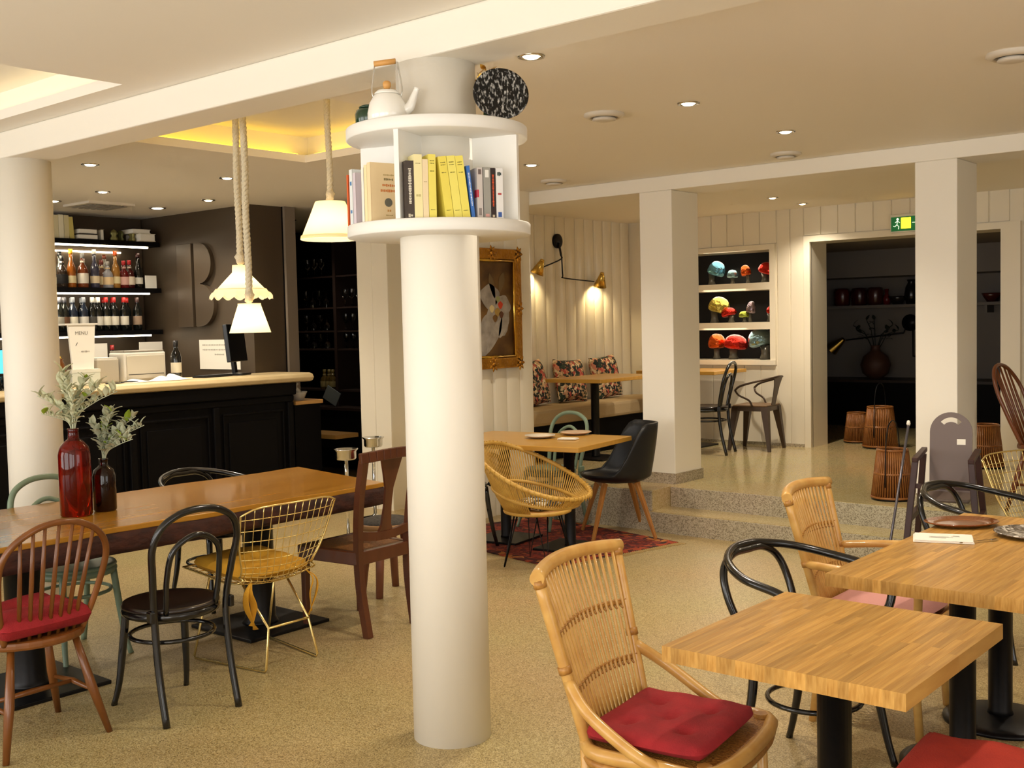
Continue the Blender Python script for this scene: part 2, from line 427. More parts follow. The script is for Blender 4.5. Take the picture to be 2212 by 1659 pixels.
bd(NX1 + .075, DX0 - .075, PZ + .01, 2.70); bd(DX0 - .07, DX1 + .07, DZ + .07, 2.70); bd(DX1 + .18, -1.6, PZ + .01, 2.70)
tr = struct('trim_5', MB().box(NX0 - .07, NX1 + .06, 10.375, 10.42, NZ1, NZ1 + .055).box(NX0 - .07, NX1 + .06, 10.36, 10.42, NZ0 - .05, NZ0).box(NX1, NX1 + .06, 10.375, 10.42, NZ0, NZ1), CREAM, label='cream frame of the display niche')
for zz in (1.905, 1.50): obj('niche_shelf', MB().box(NX0, NX1, 10.375, 10.76, zz, zz + .075), CREAM, tr)
obj('niche_back', MB().box(NX0, NX1, 10.77, 10.8, NZ0, NZ1), mat('dark niche', '#0b0908', .8), tr)
struct('trim_6', MB().box(DX0 - .065, DX0, 10.37, 10.42, PZ, DZ).box(DX0 - .065, DX1 + .165, 10.37, 10.42, DZ, DZ + .06).box(DX1, DX1 + .165, 10.37, 10.42, PZ, DZ), CREAM, label='cream casing around the dark doorway')
struct('baseboard_back', MB().box(-7.0, DX0 - .07, 10.375, 10.41, PZ, PZ + .03), GRAN, label='thin stone baseboard of the rear wall')
# unlit room behind the doorway
DK = mat('unlit room paint', '#77706a', .85)
struct('wall_storeroom', MB().box(-7.0, -2.0, 13.3, 13.5, PZ, 2.5).box(-7.1, -7.0, 10.76, 13.5, PZ, 2.5).box(-2.3, -2.0, 10.76, 13.5, PZ, 2.5), DK, label='grey walls of the unlit rear room')
struct('ceiling_storeroom', MB().box(-7.1, -2.0, 10.76, 13.5, 2.38, 2.42).box(-7.0, -2.3, 12.7, 13.3, 2.07, 2.38), DK, label='dark ceiling of the rear room')
# bar back wall, logo wall and left outer walls
struct('wall_bar', MB().box(-10.4, -10.12, 1.0, 6.25, 0, CZ), DARKWALL, label='dark wall behind the bottle shelves')
struct('wall_logo', MB().box(-10.4, -8.345, 6.265, 6.62, 0, CZ), DARKWALL, label='dark bronze wall with a large raised letter B')
struct('door_1', MB().box(-8.345, -8.30, 6.625, 6.745, 0, CZ), mat('grey taupe jamb', '#7d7060', .6), label='taupe jamb beside the black cabinet room')
struct('wall_pantry', MB().box(-12, -7.16, 8.55, 8.7, 0, CZ).box(-12.1, -12, -1.7, 8.7, 0, CZ).box(-10.4, -8.33, 6.62, 6.66, 0, CZ), BLACKW, label='black wall of the glass pantry')
struct('wall_right', MB().box(3.2, 3.4, -1.7, 13.6, 0, .5).box(3.2, 3.4, -1.7, 13.6, 2.5, 2.9).box(3.2, 3.4, 3.6, 13.6, .5, 2.5).box(3.2, 3.4, -1.7, .8, .5, 2.5), WHITE, label='white wall with a side window')
fwm = MB().box(-12, 3.4, -1.95, -1.7, 0, .5).box(-12, 3.4, -1.95, -1.7, 2.5, CZ)
for a, b in ((-12, -8.75), (-6.45, -5.75), (-3.45, -2.75), (-.45, .05), (2.35, 3.4)): fwm.box(a, b, -1.95, -1.7, .5, 2.5)
struct('wall_front', fwm, WHITE, label='street wall with four windows')

# ------------------------------------------------------------------ recessed spots, vents, cove, exit sign
SPOTGLOW = mat('spot glow', '#fff3d8', .5, emit=14, ecol='#fff0cf')
def spot(x, y, z, label, pw=SPOT_W, r=.038):
    t = thing('recessed_spotlight', label, 'ceiling light', (x, y, z), 0, 'recessed ceiling spotlights')
    obj('trim_ring', MB().lathe([(r + .022, 0), (r + .020, -.006), (r + .004, -.006), (r, 0)], 24, cap=False), CHROME, t)
    obj('lamp_lens', MB().lathe([(r, -.002), (r * .7, -.010), (0.001, -.014)], 20, cap=False), SPOTGLOW, t)
    light('spot_beam', 'SPOT', (0, 0, -.03), pw, (1, .89, .73), t, .04, 2.2, .8)
spot(-3.006, 3.746, CZ, 'recessed spotlight next to the beam by the black speckled plate')
spot(-3.076, 5.144, CZ, 'recessed spotlight between two round vents in mid ceiling')
spot(-3.122, 6.362, CZ, 'recessed spotlight closest to the steps beam')
spot(-5.06, 6.28, CZ, 'recessed spotlight just beside the round bookshelf edge')
spot(-7.02, 3.974, CZ, 'recessed spotlight under the big beam near the bar column')
spot(-7.0, 5.06, CZ, 'recessed spotlight beside the double pendant rope')
spot(-8.311, 4.804, CZ, 'recessed spotlight above the bar counter, second from the bar column')
spot(-9.148, 4.812, CZ, 'bright bar spotlight touching the edge of the bar column', SPOT_W * .6, .055)
spot(-9.097, 5.797, CZ, 'bright bar spotlight nearest the square ceiling grille', SPOT_W * .6, .055)
spot(-8.29, 5.788, CZ, 'dim flat bar spotlight in front of the logo wall', SPOT_W * .8)
spot(-4.685, 9.276, 2.70, 'spotlight over the platform, the nearer one of the pair', SPOT_W * 1.5, .032)
spot(-4.74, 10.0, 2.70, 'spotlight over the platform, close to the panelled rear wall', SPOT_W * .7, .032)
spot(-9.3, 7.5, CZ, 'dim fill spotlight added over the black pantry cabinet', 28)  # added fill lamp, lifts the glasses out of the dark pantry
spot(-1.2, 3.75, CZ, 'recessed spotlight over the butcher block tables')
spot(-1.2, 6.3, CZ, 'recessed spotlight over the far butcher block table')
VENT = mat('vent plastic', '#d8cfc0', .5)
def vent(x, y, lab, s=1):
    t = thing('ceiling_vent', lab, 'vent', (x, y, CZ), 0, 'round ceiling vents')
    obj('vent_rim', MB().lathe([(.11 * s, 0), (.112 * s, -.012), (.085 * s, -.026), (.075 * s, -.02), (.075 * s, 0)], 32, cap=False), VENT, t)
    obj('vent_disc', MB().lathe([(.0601 * s, -.022), (.066 * s, -.034), (.04 * s, -.04), (.001, -.041)], 28), VENT, t)
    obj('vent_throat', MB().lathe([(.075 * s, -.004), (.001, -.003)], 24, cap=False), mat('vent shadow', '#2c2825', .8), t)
vent(-1.48, 5.22, 'round white ceiling vent over the butcher block tables')
vent(-3.558, 5.06, 'round white ceiling vent near the black speckled plate')
vent(-3.533, 7.2, 'round white ceiling vent touching the steps beam', .95)
vent(-5.495, 7.1, 'small round white ceiling vent beside the round bookshelf', .95)
g = thing('ceiling_grille', 'square white ceiling grille above the bar bottles', 'vent', (-9.15, 5.25, CZ))
obj('grille_frame', MB().box(-.22, .22, -.22, .22, -.02, 0), VENT, g)
for k in range(6): obj('grille_slat', MB().bar((-.17, -.15 + k * .06, -.028), (.17, -.15 + k * .06, -.028), .035, .004), mat('grille grey', '#8f877a', .5), g, rot=(0, 0, 0))

ex = thing('exit_sign', 'green and white exit sign glowing yellow above the dark doorway', 'exit sign', (-3.87, 10.375, 2.47))
obj('sign_box', MB().box(-.15, .15, -.035, .02, -.085, .085), mat('white sign case', '#d8d4c4', .5), ex, bevel=.004)
obj('sign_face', MB().box(-.14, .14, -.039, -.035, -.072, .06), mat('sign green', '#17713a', .5, emit=.25), ex)
wl = mat('sign white', '#f4f2dc', .5, emit=1.2)
obj('sign_glow', MB().box(-.045, .045, -.042, -.039, -.05, .05), mat('sign glow', '#ffd24a', .5, emit=5, ecol='#ffb818'), ex)
fig = MB().lathe([(.011, 0), (.011, .003)], 12, Matrix.Translation((-.078, -.039, .038)) @ Matrix.Rotation(PI / 2, 4, 'X'))
for p, q in (((-.078, .026), (-.084, -.012)), ((-.084, -.012), (-.066, -.03)), ((-.066, -.03), (-.07, -.055)), ((-.084, -.012), (-.104, -.03)), ((-.104, -.03), (-.118, -.022)), ((-.078, .022), (-.058, .006)), ((-.078, .022), (-.1, .008))):
    fig.bar((p[0], -.041, p[1]), (q[0], -.041, q[1]), .003, .010, upv=(0, 1, 0))
obj('running_figure', fig, wl, ex)
obj('arrow', MB().bar((.06, -.041, 0), (.115, -.041, 0), .003, .014, upv=(0, 1, 0)).bar((.10, -.041, .028), (.128, -.041, 0), .003, .012, upv=(0, 1, 0)).bar((.10, -.041, -.028), (.128, -.041, 0), .003, .012, upv=(0, 1, 0)), wl, ex)
for c in kids(ex):
    pass
# ------------------------------------------------------------------ tables
def long_table():
    t = thing('long_table', 'long communal table with honey wood top and dark live bark edge', 'table', (-4.96, 3.03, 0))
    # plan outline with a wavering natural edge (local x across, y along)
    y0, y1 = -1.45, 1.27; n = 26
    def edge(y, s): return s * (.485 + .012 * math.sin(7 * y + s) + .006 * math.sin(17 * y))
    near = [(edge(y0 + (y1 + .0 - y0) * k / n, 1), y0 + (y1 - .10 - y0) * k / n) for k in range(n + 1)]
    far = [(edge(y0 + (y1 - y0) * k / n, -1), y0 + (y1 + .1 - y0) * k / n) for k in range(n + 1)]
    poly = near + far[::-1]
    obj('tabletop', MB().prism(poly, .735, .76), TABLEW, t, bevel=.004)
    m = MB(); P = len(poly); rows = 5; vs = []
    for j in range(rows):
        zz = .736 - j * .098 / (rows - 1)
        for (x, y) in poly:
            k = 1 + .012 * math.sin(j * 1.9 + y * 31) + (.012 if 0 < j < rows - 1 else 0) - (.02 if j == rows - 1 else 0)
            vs.append((x * k, y * (1 + (.004 if j in (1, 2) else 0)), zz))
    fs = [(j * P + k, j * P + (k + 1) % P, (j + 1) * P + (k + 1) % P, (j + 1) * P + k) for j in range(rows - 1) for k in range(P)]
    m.add(vs, fs, True); m.f += [tuple(range(P)), tuple((rows - 1) * P + k for k in range(P))]; m.sm += [False, False]
    obj('bark_edge', m, BARK, t)
    for yy in (.67, -.64):
        p = obj('pedestal', MB().lathe([(.10, .018), (.092, .03), (.083, .05), (.083, .60), (.12, .62), (.12, .638)], 28), BLKMET, t, (0, yy, 0))
        obj('base_plate', MB().box(-.265, .265, -.265, .265, 0, .018), BLKMET, p, bevel=.004)
long_table()

def butcher(name, label, cx, cy, wx, wy, z, th, rz, peds, seed, basek='round'):
    t = thing('butcher_block_table', label, 'table', (cx, cy, 0), rz)
    R = random.Random(seed); top = None
    n = round(wx / .027); sw = wx / n
    core = obj('tabletop', MB().box(-wx / 2 + .004, wx / 2 - .004, -wy / 2 + .004, wy / 2 - .004, z - th + .002, z - .004), STAVE, t)
    x = -wx / 2
    ms = {}
    for k in range(n):
        cuts = [-wy / 2]
        while cuts[-1] < wy / 2 - .3: cuts.append(cuts[-1] + R.choice((.24, .32, .42, .55)) * (.8 + .3 * R.random()))
        if wy / 2 - cuts[-1] < .1 and len(cuts) > 1: cuts.pop()
        cuts.append(wy / 2)
        for a, b in zip(cuts, cuts[1:]):
            key = round(b - a, 2)
            if key not in ms:
                h = (b - a) / 2
                pr = [(-sw / 2, -th), (sw / 2, -th), (sw / 2, -.0004), (sw / 2 - .0006, 0), (-sw / 2 + .0006, 0), (-sw / 2, -.0004)]
                ms[key] = MB().prism(pr, -key / 2, key / 2, Matrix.Rotation(PI / 2, 4, 'X')).mesh('stave')
            o = obj('stave', ms[key], STAVE, core, (x + sw * (k + .5), (a + b) / 2, z), (0, 0, R.choice((0, PI))))
            o.scale.y = (b - a) / key
    for (px, py) in peds:
        p = obj('pedestal', MB().lathe([(.05, .03), (.045, .05), (.045, z - th - .02), (.10, z - th - .015), (.10, z - th)], 24), BLKMET, t, (px, py, 0))
        if basek == 'round': obj('base_plate', MB().lathe([(.215, 0), (.215, .012), (.19, .02), (.05, .035)], 40), BLKMET, p)
        else: obj('base_plate', MB().box(-.2, .2, -.2, .2, 0, .014), BLKMET, p, bevel=.003)
    return t
butcher('t', 'small butcher block table in front, bare top, black pedestal', -1.25, 2.82, .65, .72, .76, .042, 0, ((.02, -.06),), 3)
butcher('t', 'long butcher block table set with napkin and brown plate', -1.05, 4.18, 1.06, 1.40, .76, .042, 0, ((-.25, -.18), (-.28, .36)), 5)

HONEY2 = mat('warm pine top', '#c4933f', .3, var=(4, .3), col2='#b2822f', stretch=(1, 6, 1), coat=.2)
def plain_table(label, cx, cy, wx, wy, z, rz, peds, pz=0, base=.2):
    t = thing('pedestal_table', label, 'table', (cx, cy, pz), rz)
    obj('tabletop', MB().box(-wx / 2, wx / 2, -wy / 2, wy / 2, z - .035, z), HONEY2, t, bevel=.004)
    for px, py in peds:
        p = obj('pedestal', MB().lathe([(.045, .02), (.04, .03), (.04, z - .06), (.1, z - .05), (.1, z - .035)], 20), BLKMET, t, (px, py, 0))
        obj('base_plate', MB().box(-base, base, -base, base, .0, .016), BLKMET, p, bevel=.003)
    return t
plain_table('wooden table for four standing on the red rug', -5.15, 6.33, 1.22, .84, .76, .15, ((-.23, -.02), (.36, -.10)), .008)
plain_table('wooden table in front of the cushioned alcove bench', -6.22, 8.75, .62, 1.05, .78, .05, ((-.02, -.12),), PZ)
plain_table('wooden table under the display niche', -5.98, 9.98, .92, .66, .79, 0, ((-.02, -.02),), PZ, .22)

# ------------------------------------------------------------------ chairs (all face local +x, origin on the floor under the seat)
def bentwood(label, loc, rz, m, group=None, seatm=None, pz=0):
    t = thing('bentwood_chair', label, 'chair', loc, rz, group)
    obj('seat', MB().lathe([(.001, .462), (.15, .458), (.178, .464), (.2, .466), (.207, .455), (.2, .445), (.001, .444)], 36), seatm or m, t)
    obj('seat_ring', MB().tube(ring(.188, .432, 32), .02, 8, True, 1.0), m, t)
    for s in (-1, 1):
        obj('leg', MB().tube(cat([(.135, s * .135, .44), (.155, s * .15, .25), (.175, s * .162, .1), (.205, s * .175, .0)], 4), [.0175, .017, .014, .012], 10), m, t)
    outer = [(-.235, -.17, 0), (-.185, -.168, .22), (-.165, -.168, .44), (-.195, -.185, .62), (-.225, -.197, .74), (-.248, -.165, .825), (-.258, -.09, .872), (-.26, 0, .885)]
    obj('back_frame', MB().tube(cat(mir(outer), 6), .0155, 10), m, t)
    inner = [(-.165, -.115, .45), (-.195, -.122, .60), (-.222, -.10, .72), (-.237, 0, .775)]
    obj('inner_hoop', MB().tube(cat(mir(inner), 6), .0125, 8), m, t)
    obj('leg_ring', MB().tube(ring(.176, .325, 32, -.005), .0095, 8, True), m, t)
    for s in (-1, 1): obj('bracket', MB().box(-.19, -.15, s * .185 - .012, s * .185 + .012, .425, .475), m, t, bevel=.006)
    return t
bw = bentwood('black bentwood chair pushed toward the long table, beside the gold wire chair', (-4.2, 2.665, 0), PI - .06, BLKPAINT, 'bentwood side chairs', mat('dark seat ply', '#1a0e0a', .3, coat=.3))
sg = bentwood('sage green bentwood chair behind the red glass bottle', (-5.27, 2.80, 0), .02, SAGE, 'bentwood side chairs')
dup(sg, (-5.42, 6.88, .007), -PI / 2 - .1, 'sage green bentwood chair between rug table and alcove')
dup(bw, (-5.52, 9.50, PZ), PI + .25, 'slim black chair seen side on under the display niche')

def armchair(label, loc, rz, m):
    t = thing('bentwood_armchair', label, 'chair', loc, rz, 'black bentwood armchairs')
    obj('seat', MB().lathe([(.001, .462), (.15, .458), (.19, .466), (.215, .466), (.222, .455), (.215, .445), (.001, .444)], 36), m, t)
    obj('seat_ring', MB().tube(ring(.2, .432, 32), .02, 8, True), m, t)
    for s in (-1, 1):
        obj('leg', MB().tube(cat([(.14, s * .15, .44), (.16, s * .165, .25), (.185, s * .18, .1), (.21, s * .19, 0)], 4), [.0185, .017, .014, .012], 10), m, t)
        obj('leg', MB().tube(cat([(-.15, s * .145, .44), (-.16, s * .155, .25), (-.19, s * .165, .1), (-.22, s * .175, 0)], 4), [.0185, .017, .014, .012], 10), m, t)
    rail = [(.10, -.215, .46), (.145, -.275, .56), (.135, -.295, .65), (.05, -.295, .69), (-.10, -.28, .715), (-.22, -.205, .745), (-.285, -.09, .765), (-.295, 0, .77)]
    obj('arm_rail', MB().tube(cat(mir(rail), 6), .0155, 10), m, t)
    hoop = [(-.165, -.165, .45), (-.225, -.195, .60), (-.262, -.175, .70), (-.278, -.10, .748), (-.282, 0, .752)]
    obj('back_hoop', MB().tube(cat(mir(hoop), 6), .0145, 10), m, t)
    obj('leg_ring', MB().tube(ring(.165, .25, 32), .0095, 8, True), m, t)
    return t
ac = armchair('black bentwood armchair between the two butcher block tables', (-1.72, 3.69, 0), -.12, BLKPAINT)
dup(ac, (-1.67, 5.53, 0), -.15, 'black bentwood armchair beyond the brown oval plate')
dup(ac, (-5.60, 3.87, 0), .05, 'black bentwood armchair on the bar side of the long table')
dup(ac, (-5.45, 5.83, .007), PI / 2, 'black bentwood armchair half hidden by the bookshelf column')

def windsor(label, loc, rz, m, kind, pz=0):
    t = thing('windsor_chair', label, 'chair', loc, rz)
    n = 28
    poly = [(.21 * math.cos(a) * (1.0 if math.cos(a) > 0 else .95), .225 * math.sin(a) * (1.02 - .06 * (math.cos(a) < -.4))) for a in [2 * PI * k / n for k in range(n)]]
    obj('seat', MB().prism(poly, .405, .44), m, t, bevel=.012)
    top = .90 if kind == 'hoop' else .95
    H = [(-.12, -.16, .43), (-.17, -.20, .58), (-.225, -.218, .74), (-.252, -.178, .83), (-.27, -.09, top - .015), (-.275, 0, top)]
    if kind == 'tall': H = [(-.13, -.14, .43), (-.2, -.19, .62), (-.27, -.2, .80), (-.32, -.12, .92), (-.335, 0, .955)]
    hp = cat(mir(H), 8)
    obj('back_hoop', MB().tube(hp, .013, 10), m, t)
    N = 7 if kind == 'hoop' else 5
    for k in range(N):
        f = (k + 1) / (N + 1) * 2 - 1
        yb = f * .15; yt = f * (.205 if kind == 'hoop' else .17)
        c = min([q for q in hp if q.z > .5], key=lambda q: abs(q.y - yt) + (0 if q.z > .6 else 1))
        p0 = Vector((-.155 + .03 * f * f, yb, .435))
        obj('spindle', MB().tube([p0, (p0 + c) / 2, c], [.0075, .0095, .0065], 8), m, t)
    for sx in (-1, 1):
        for s in (-1, 1):
            obj('leg', MB().tube([(sx * .11, s * .13, .415), (sx * .155, s * .17, .2), (sx * .20, s * .215, 0)], [.013, .0195, .0125], 10), m, t)
    for s in (-1, 1): obj('stretcher', MB().tube([(.16, s * .178, .175), (0, s * .178, .185), (-.16, s * .178, .175)], [.008, .0125, .008], 8), m, t)
    obj('stretcher', MB().tube([(.0, -.178, .185), (0, 0, .187), (0, .178, .185)], [.008, .0125, .008], 8), m, t)
    return t
windsor('brown spindle back chair with red cushion at the long table', (-4.33, 2.10, 0), PI + .02, OAK, 'hoop')
obj('seat_cushion', pad(.38, .41, .105, ((0, 0),), 20, 2), RED, None, (-4.33, 2.09, .441), (0, 0, .05), label='puffy red cushion on the brown spindle chair', cat_='cushion')
windsor('tall dark red spindle chair on the platform beyond the pillar', (-1.98, 7.83, PZ), -.1, mat('chestnut wood', '#6e3a1a', .32, var=(9, .2), col2='#56290f', stretch=(1, 1, .15), coat=.2), 'tall')

def brown_chair(label, loc, rz):
    t = thing('splat_back_chair', label, 'chair', loc, rz); m = MAHOG
    poly = [(.22, -.22), (.22, .22), (-.2, .185), (-.2, -.185)]
    fr = MB()
    for a, b in zip(poly, poly[1:] + poly[:1]): fr.bar((*a, .415), (*b, .415), .035, .07)
    obj('seat_frame', fr, m, t, bevel=.004)
    obj('cane_seat', MB().prism([(x * .9, y * .9) for x, y in poly], .435, .447), mat('woven cane', '#8f5a1e', .5, var=(160, .1), col2='#6a3d10', bump=(160, .5)), t)
    for s in (-1, 1):
        obj('leg', MB().bar((.2, s * .2, .44), (.205, s * .2, 0), .04, .04, .028, .028), m, t, bevel=.003)
        lg = cat([(-.245, s * .175, 0), (-.205, s * .18, .25), (-.2, s * .185, .45), (-.225, s * .195, .7), (-.275, s * .2, .93)], 4)
        b = MB()
        for p, q in zip(lg, lg[1:]): b.bar(p, q, .036, .04)
        obj('back_post', b, m, t)
    tr_ = MB(); cs = [(-.275 - .03 * (1 - (k / 5 - 1) ** 2), -.225 + .045 * k, .945 + .012 * math.sin(PI * k / 10)) for k in range(11)]
    for p, q in zip(cs, cs[1:]): tr_.bar(p, q, .028, .055)
    obj('top_rail', tr_, m, t, bevel=.004)
    sp = [(-.055, .0), (-.035, .04), (-.026, .14), (-.028, .24), (-.05, .32), (-.075, .40), (.075, .40), (.05, .32), (.028, .24), (.026, .14), (.035, .04), (.055, 0)]
    M_ = Matrix.Translation((-.213, 0, .53)) @ Matrix.Rotation(-.16, 4, 'Y') @ Matrix(((0, 0, 1, 0), (1, 0, 0, 0), (0, 1, 0, 0), (0, 0, 0, 1)))
    obj('back_splat', MB().prism(sp, -.007, .007, M_), m, t)
    lo = MB(); cs = [(-.214, -.185 + .037 * k, .535 - .022 * math.sin(PI * k / 10)) for k in range(11)]
    for p, q in zip(cs, cs[1:]): lo.bar(p, q, .022, .045)
    obj('lower_rail', lo, m, t)
brown_chair('red brown wooden chair with vase shaped splat and cane seat', (-4.52, 4.03, 0), PI + .03)

def wire_chair(label, loc, rz, cushm):
    t = thing('wire_chair', label, 'chair', loc, rz, 'gold wire chairs')
    prof = cat([(.29, 0, .455), (.12, 0, .425), (-.06, 0, .395), (-.16, 0, .405), (-.215, 0, .48), (-.26, 0, .62), (-.315, 0, .80)], 8)
    nP = len(prof)
    def hw(v):
        a = [(0, .235), (.35, .235), (.55, .215), (.65, .215), (.8, .255), (1, .285)]
        for (p, q), (r_, s_) in zip(a, a[1:]):
            if v <= r_: return q + (s_ - q) * (v - p) / (r_ - p)
        return .285
    def P(u, v):
        f = v * (nP - 1); i = min(int(f), nP - 2); c = prof[i].lerp(prof[i + 1], f - i)
        lift = .03 * u * u * math.sin(PI * min(1, v * 1.05)) * (1 if v < .6 else .6)
        fw_ = .045 * u * u if v > .55 else 0
        return Vector((c.x + fw_, u * hw(v), c.z + lift - (.035 * abs(u) ** 6 if v > .97 else 0)))
    g_ = MB()
    for k in range(-6, 7):
        u = k / 6.5
        g_.tube([P(u, v / 30) for v in range(0, 31)], .0022, 5)
    for k in range(1, 19):
        v = k / 19
        g_.tube([P(-1 + 2 * j / 10, v) for j in range(11)], .0022, 5)
    obj('wire_grid', g_, GOLD, t)
    rim = [P(-1, v / 30) for v in range(0, 30)] + [P(-.96 + 1.92 * j / 12, 1) for j in range(13)] + [P(1, v / 30) for v in reversed(range(0, 30))] + [P(1 - 2 * j / 10, 0) for j in range(1, 10)]
    obj('rim_wire', MB().tube(rim, .0048, 6, True), GOLD, t)
    for s in (-1, 1):
        obj('sled_leg', MB().tube([(.12, s * .2, .415), (.235, s * .225, .02), (.228, s * .225, .008), (-.235, s * .155, .008), (-.243, s * .155, .02), (-.225, s * .12, .205), (-.04, s * .13, .40)], .0062, 8), GOLD, t)
    obj('cross_bar', MB().tube([(-.225, -.12, .205), (-.225, .12, .205)], .006, 8), GOLD, t)
    obj('cross_bar', MB().tube([(.12, -.2, .412), (.12, .2, .412)], .006, 8), GOLD, t)
    return t
wc = wire_chair('gold wire mesh chair at the long table, mustard cushion tied on', (-4.47, 3.33, 0), PI, None)
cu = thing('tie_on_cushion', 'mustard yellow cushion with hanging ties on the gold wire chair', 'cushion', (-4.50, 3.33, .412), PI)
obj('pad', pad(.46, .42, .075, ((.1, .25), (.1, -.25), (-.35, 0)), 20, 3), YELLOW, cu, (0.03, 0, .012), (0, -.07, 0))
for s in (-1, 1):
    for dz in (0, .02):
        obj('tie', MB().tube(cat([(-.19, s * .16, .02), (-.215, s * (.19 + dz), -.03), (-.215, s * (.17 + dz * 2), -.10), (-.21, s * (.18 - dz), -.19 - dz)], 5), [.004, .014, .017, .004], 8, flat=.25), YELLOW, cu)
dup(wc, (-1.68, 6.74, 0), -.35, 'gold wire mesh chair behind the long butcher block table')
obj('seat_cushion', pad(.4, .4, .07, (), 14), ORANGE, None, (-1.28, 5.98, .46), (0, 0, .2), label='red seat cushion peeking over the long butcher block table', cat_='cushion')
bx_ = thing('bentwood_stool', 'black stool under the red cushion beyond the plates', 'stool', (-1.28, 5.98, 0))
obj('seat', MB().lathe([(.19, .43), (.2, .445), (.19, .458), (.001, .458)], 28), BLKPAINT, bx_)
for k in range(4):
    a = PI / 4 + k * PI / 2; obj('leg', MB().tube([(.13 * math.cos(a), .13 * math.sin(a), .44), (.19 * math.cos(a), .19 * math.sin(a), 0)], [.016, .012], 8), BLKPAINT, bx_)

def rattan_chair(label, loc, rz, arms='low', cush=None):
    t = thing('rattan_chair', label, 'chair', loc, rz, 'slatted rattan chairs')
    bow = .05
    def back(f, zz):       # f in -1..1 across, zz height
        k = (zz - .40) / .5
        half = .195 + .055 * k
        return Vector((-.205 - .125 * k - bow * (1 - f * f) * (.4 + .6 * k), f * half, zz + .012 * (1 - f * f)))
    for s in (-1, 1):
        obj('back_post', MB().tube([back(s, .40 + .5 * k / 8) for k in range(9)], [.0165, .0165, .018], 10), RATTAN, t)
        obj('leg', MB().tube([back(s, .44), (-.21, s * .2, .3), (-.245, s * .215, 0)], [.016, .0165, .0155], 10), RATTAN, t)
        obj('leg', MB().tube([(.155, s * .225, .42), (.16, s * .227, .2), (.175, s * .235, 0)], .0165, 10), RATTAN, t)
    obj('top_rail', MB().tube([back(-1.06 + 2.12 * k / 14, .90) for k in range(15)], .0215, 12), RATTAN, t)
    for s in (-1, 1):
        for zb in (.87, .625): obj('binding', MB().tube([back(s, zb), back(s, zb + .022)], .0195, 10), RATTAN_D, t)
    nS = 17
    for k in range(nS):
        f = -.9 + 1.8 * k / (nS - 1)
        obj('slat', MB().tube([back(f, .41 + .48 * j / 5) + Vector((.006, 0, 0)) for j in range(6)], .0058, 6), RATTAN, t)
    for zz in (.56, .725):
        b = MB().tube([back(-1 + 2 * j / 14, zz) + Vector((-.004, 0, 0)) for j in range(15)], .0075, 8)
        for k in range(nS):
            f = -.9 + 1.8 * k / (nS - 1); c = back(f, zz)
            b.tube([c + Vector((.012, -.012, -.012)), c + Vector((-.014, 0, 0)), c + Vector((.012, .012, .012))], .0035, 5)
        obj('woven_band', b, RATTAN_D, t)
    poly = cat([(.185, -.215, .42), (.19, .215, .42), (.0, .245, .42), (-.21, .2, .42), (-.21, -.2, .42), (0, -.245, .42)], 5, True)
    obj('seat_frame', MB().tube(poly, .021, 10, True), RATTAN, t)
    obj('seat_apron', MB().tube([q - Vector((0, 0, .032)) for q in poly], .013, 8, True), RATTAN_D, t)
    obj('seat_weave', MB().prism([(q.x * .98, q.y * .98) for q in poly], .41, .428), mat('seat weave', '#b5803a', .5, var=(150, .1), col2='#8c5a22', bump=(150, .6)), t)
    for s in (-1, 1):
        if arms == 'low':
            P_ = cat([tuple(back(s, .60)), (-.17, s * .262, .535), (-.04, s * .268, .455), (.05, s * .255, .41), (.075, s * .243, .37)], 5)
            obj('arm', MB().tube(P_, .0175, 10), RATTAN, t)
        else:
            P_ = cat([tuple(back(s, .635)), (-.1, s * .285, .64), (.10, s * .295, .645), (.175, s * .28, .60), (.165, s * .235, .42)], 6)
            obj('arm', MB().tube(P_, .0165, 10), RATTAN, t)
            b = MB()
            for j in range(6): b.tube([(-.17 + .06 * j, s * .225, .41), (-.17 + .06 * j, s * .23, .2)], .005, 6)
            obj('side_slats', b, RATTAN, t)
        obj('stretcher', MB().tube([(.162, s * .228, .17), (-.225, s * .207, .17)], .009, 8), RATTAN, t)
        obj('binding', MB().tube([(.155, s * .225, .385), (.155, s * .225, .44)], .0215, 10), RATTAN_D, t)
    obj('stretcher', MB().tube([(.16, -.228, .2), (.16, .228, .2)], .009, 8), RATTAN, t)
    if arms != 'low':
        for j in range(13):
            f = -.85 + 1.7 * j / 12; obj('lower_slat', MB().tube([(-.215, f * .2, .41), (-.225, f * .205, .17)], .0055, 6), RATTAN, t)
        obj('stretcher', MB().tube([(-.225, -.207, .17), (-.225, .207, .17)], .009, 8), RATTAN, t)
    return t
rcx = rattan_chair('slatted rattan chair with sloping arms and red cushion, closest to the column', (-1.67, 2.715, 0), .15)
obj('seat_cushion', pad(.375, .43, .055, ((.0, .0), (.45, .45), (-.45, .45), (.45, -.45), (-.45, -.45)), 30, 6), RED, None, (-1.69, 2.685, .436), (0, 0, .13), label='flat red velvet cushion tufted, on the rattan chair near the column', cat_='cushion')
rattan_chair('rattan armchair with pink cushion at the long butcher block table', (-1.705, 4.35, 0), .12, 'high')
obj('seat_cushion', pad(.42, .42, .05, (), 14), PINK, None, (-1.72, 4.33, .430), label='pale pink seat cushion under the long butcher block table', cat_='cushion')
dup(rcx, (-.72, 2.70, 0), PI + .1, 'rattan chair cut off by the picture edge, orange red cushion')
obj('seat_cushion', pad(.50, .52, .085, (), 24, 3), ORANGE, None, (-.80, 2.74, .430), (0, 0, .12), label='orange red cushion in the corner below the small butcher block table', cat_='cushion')

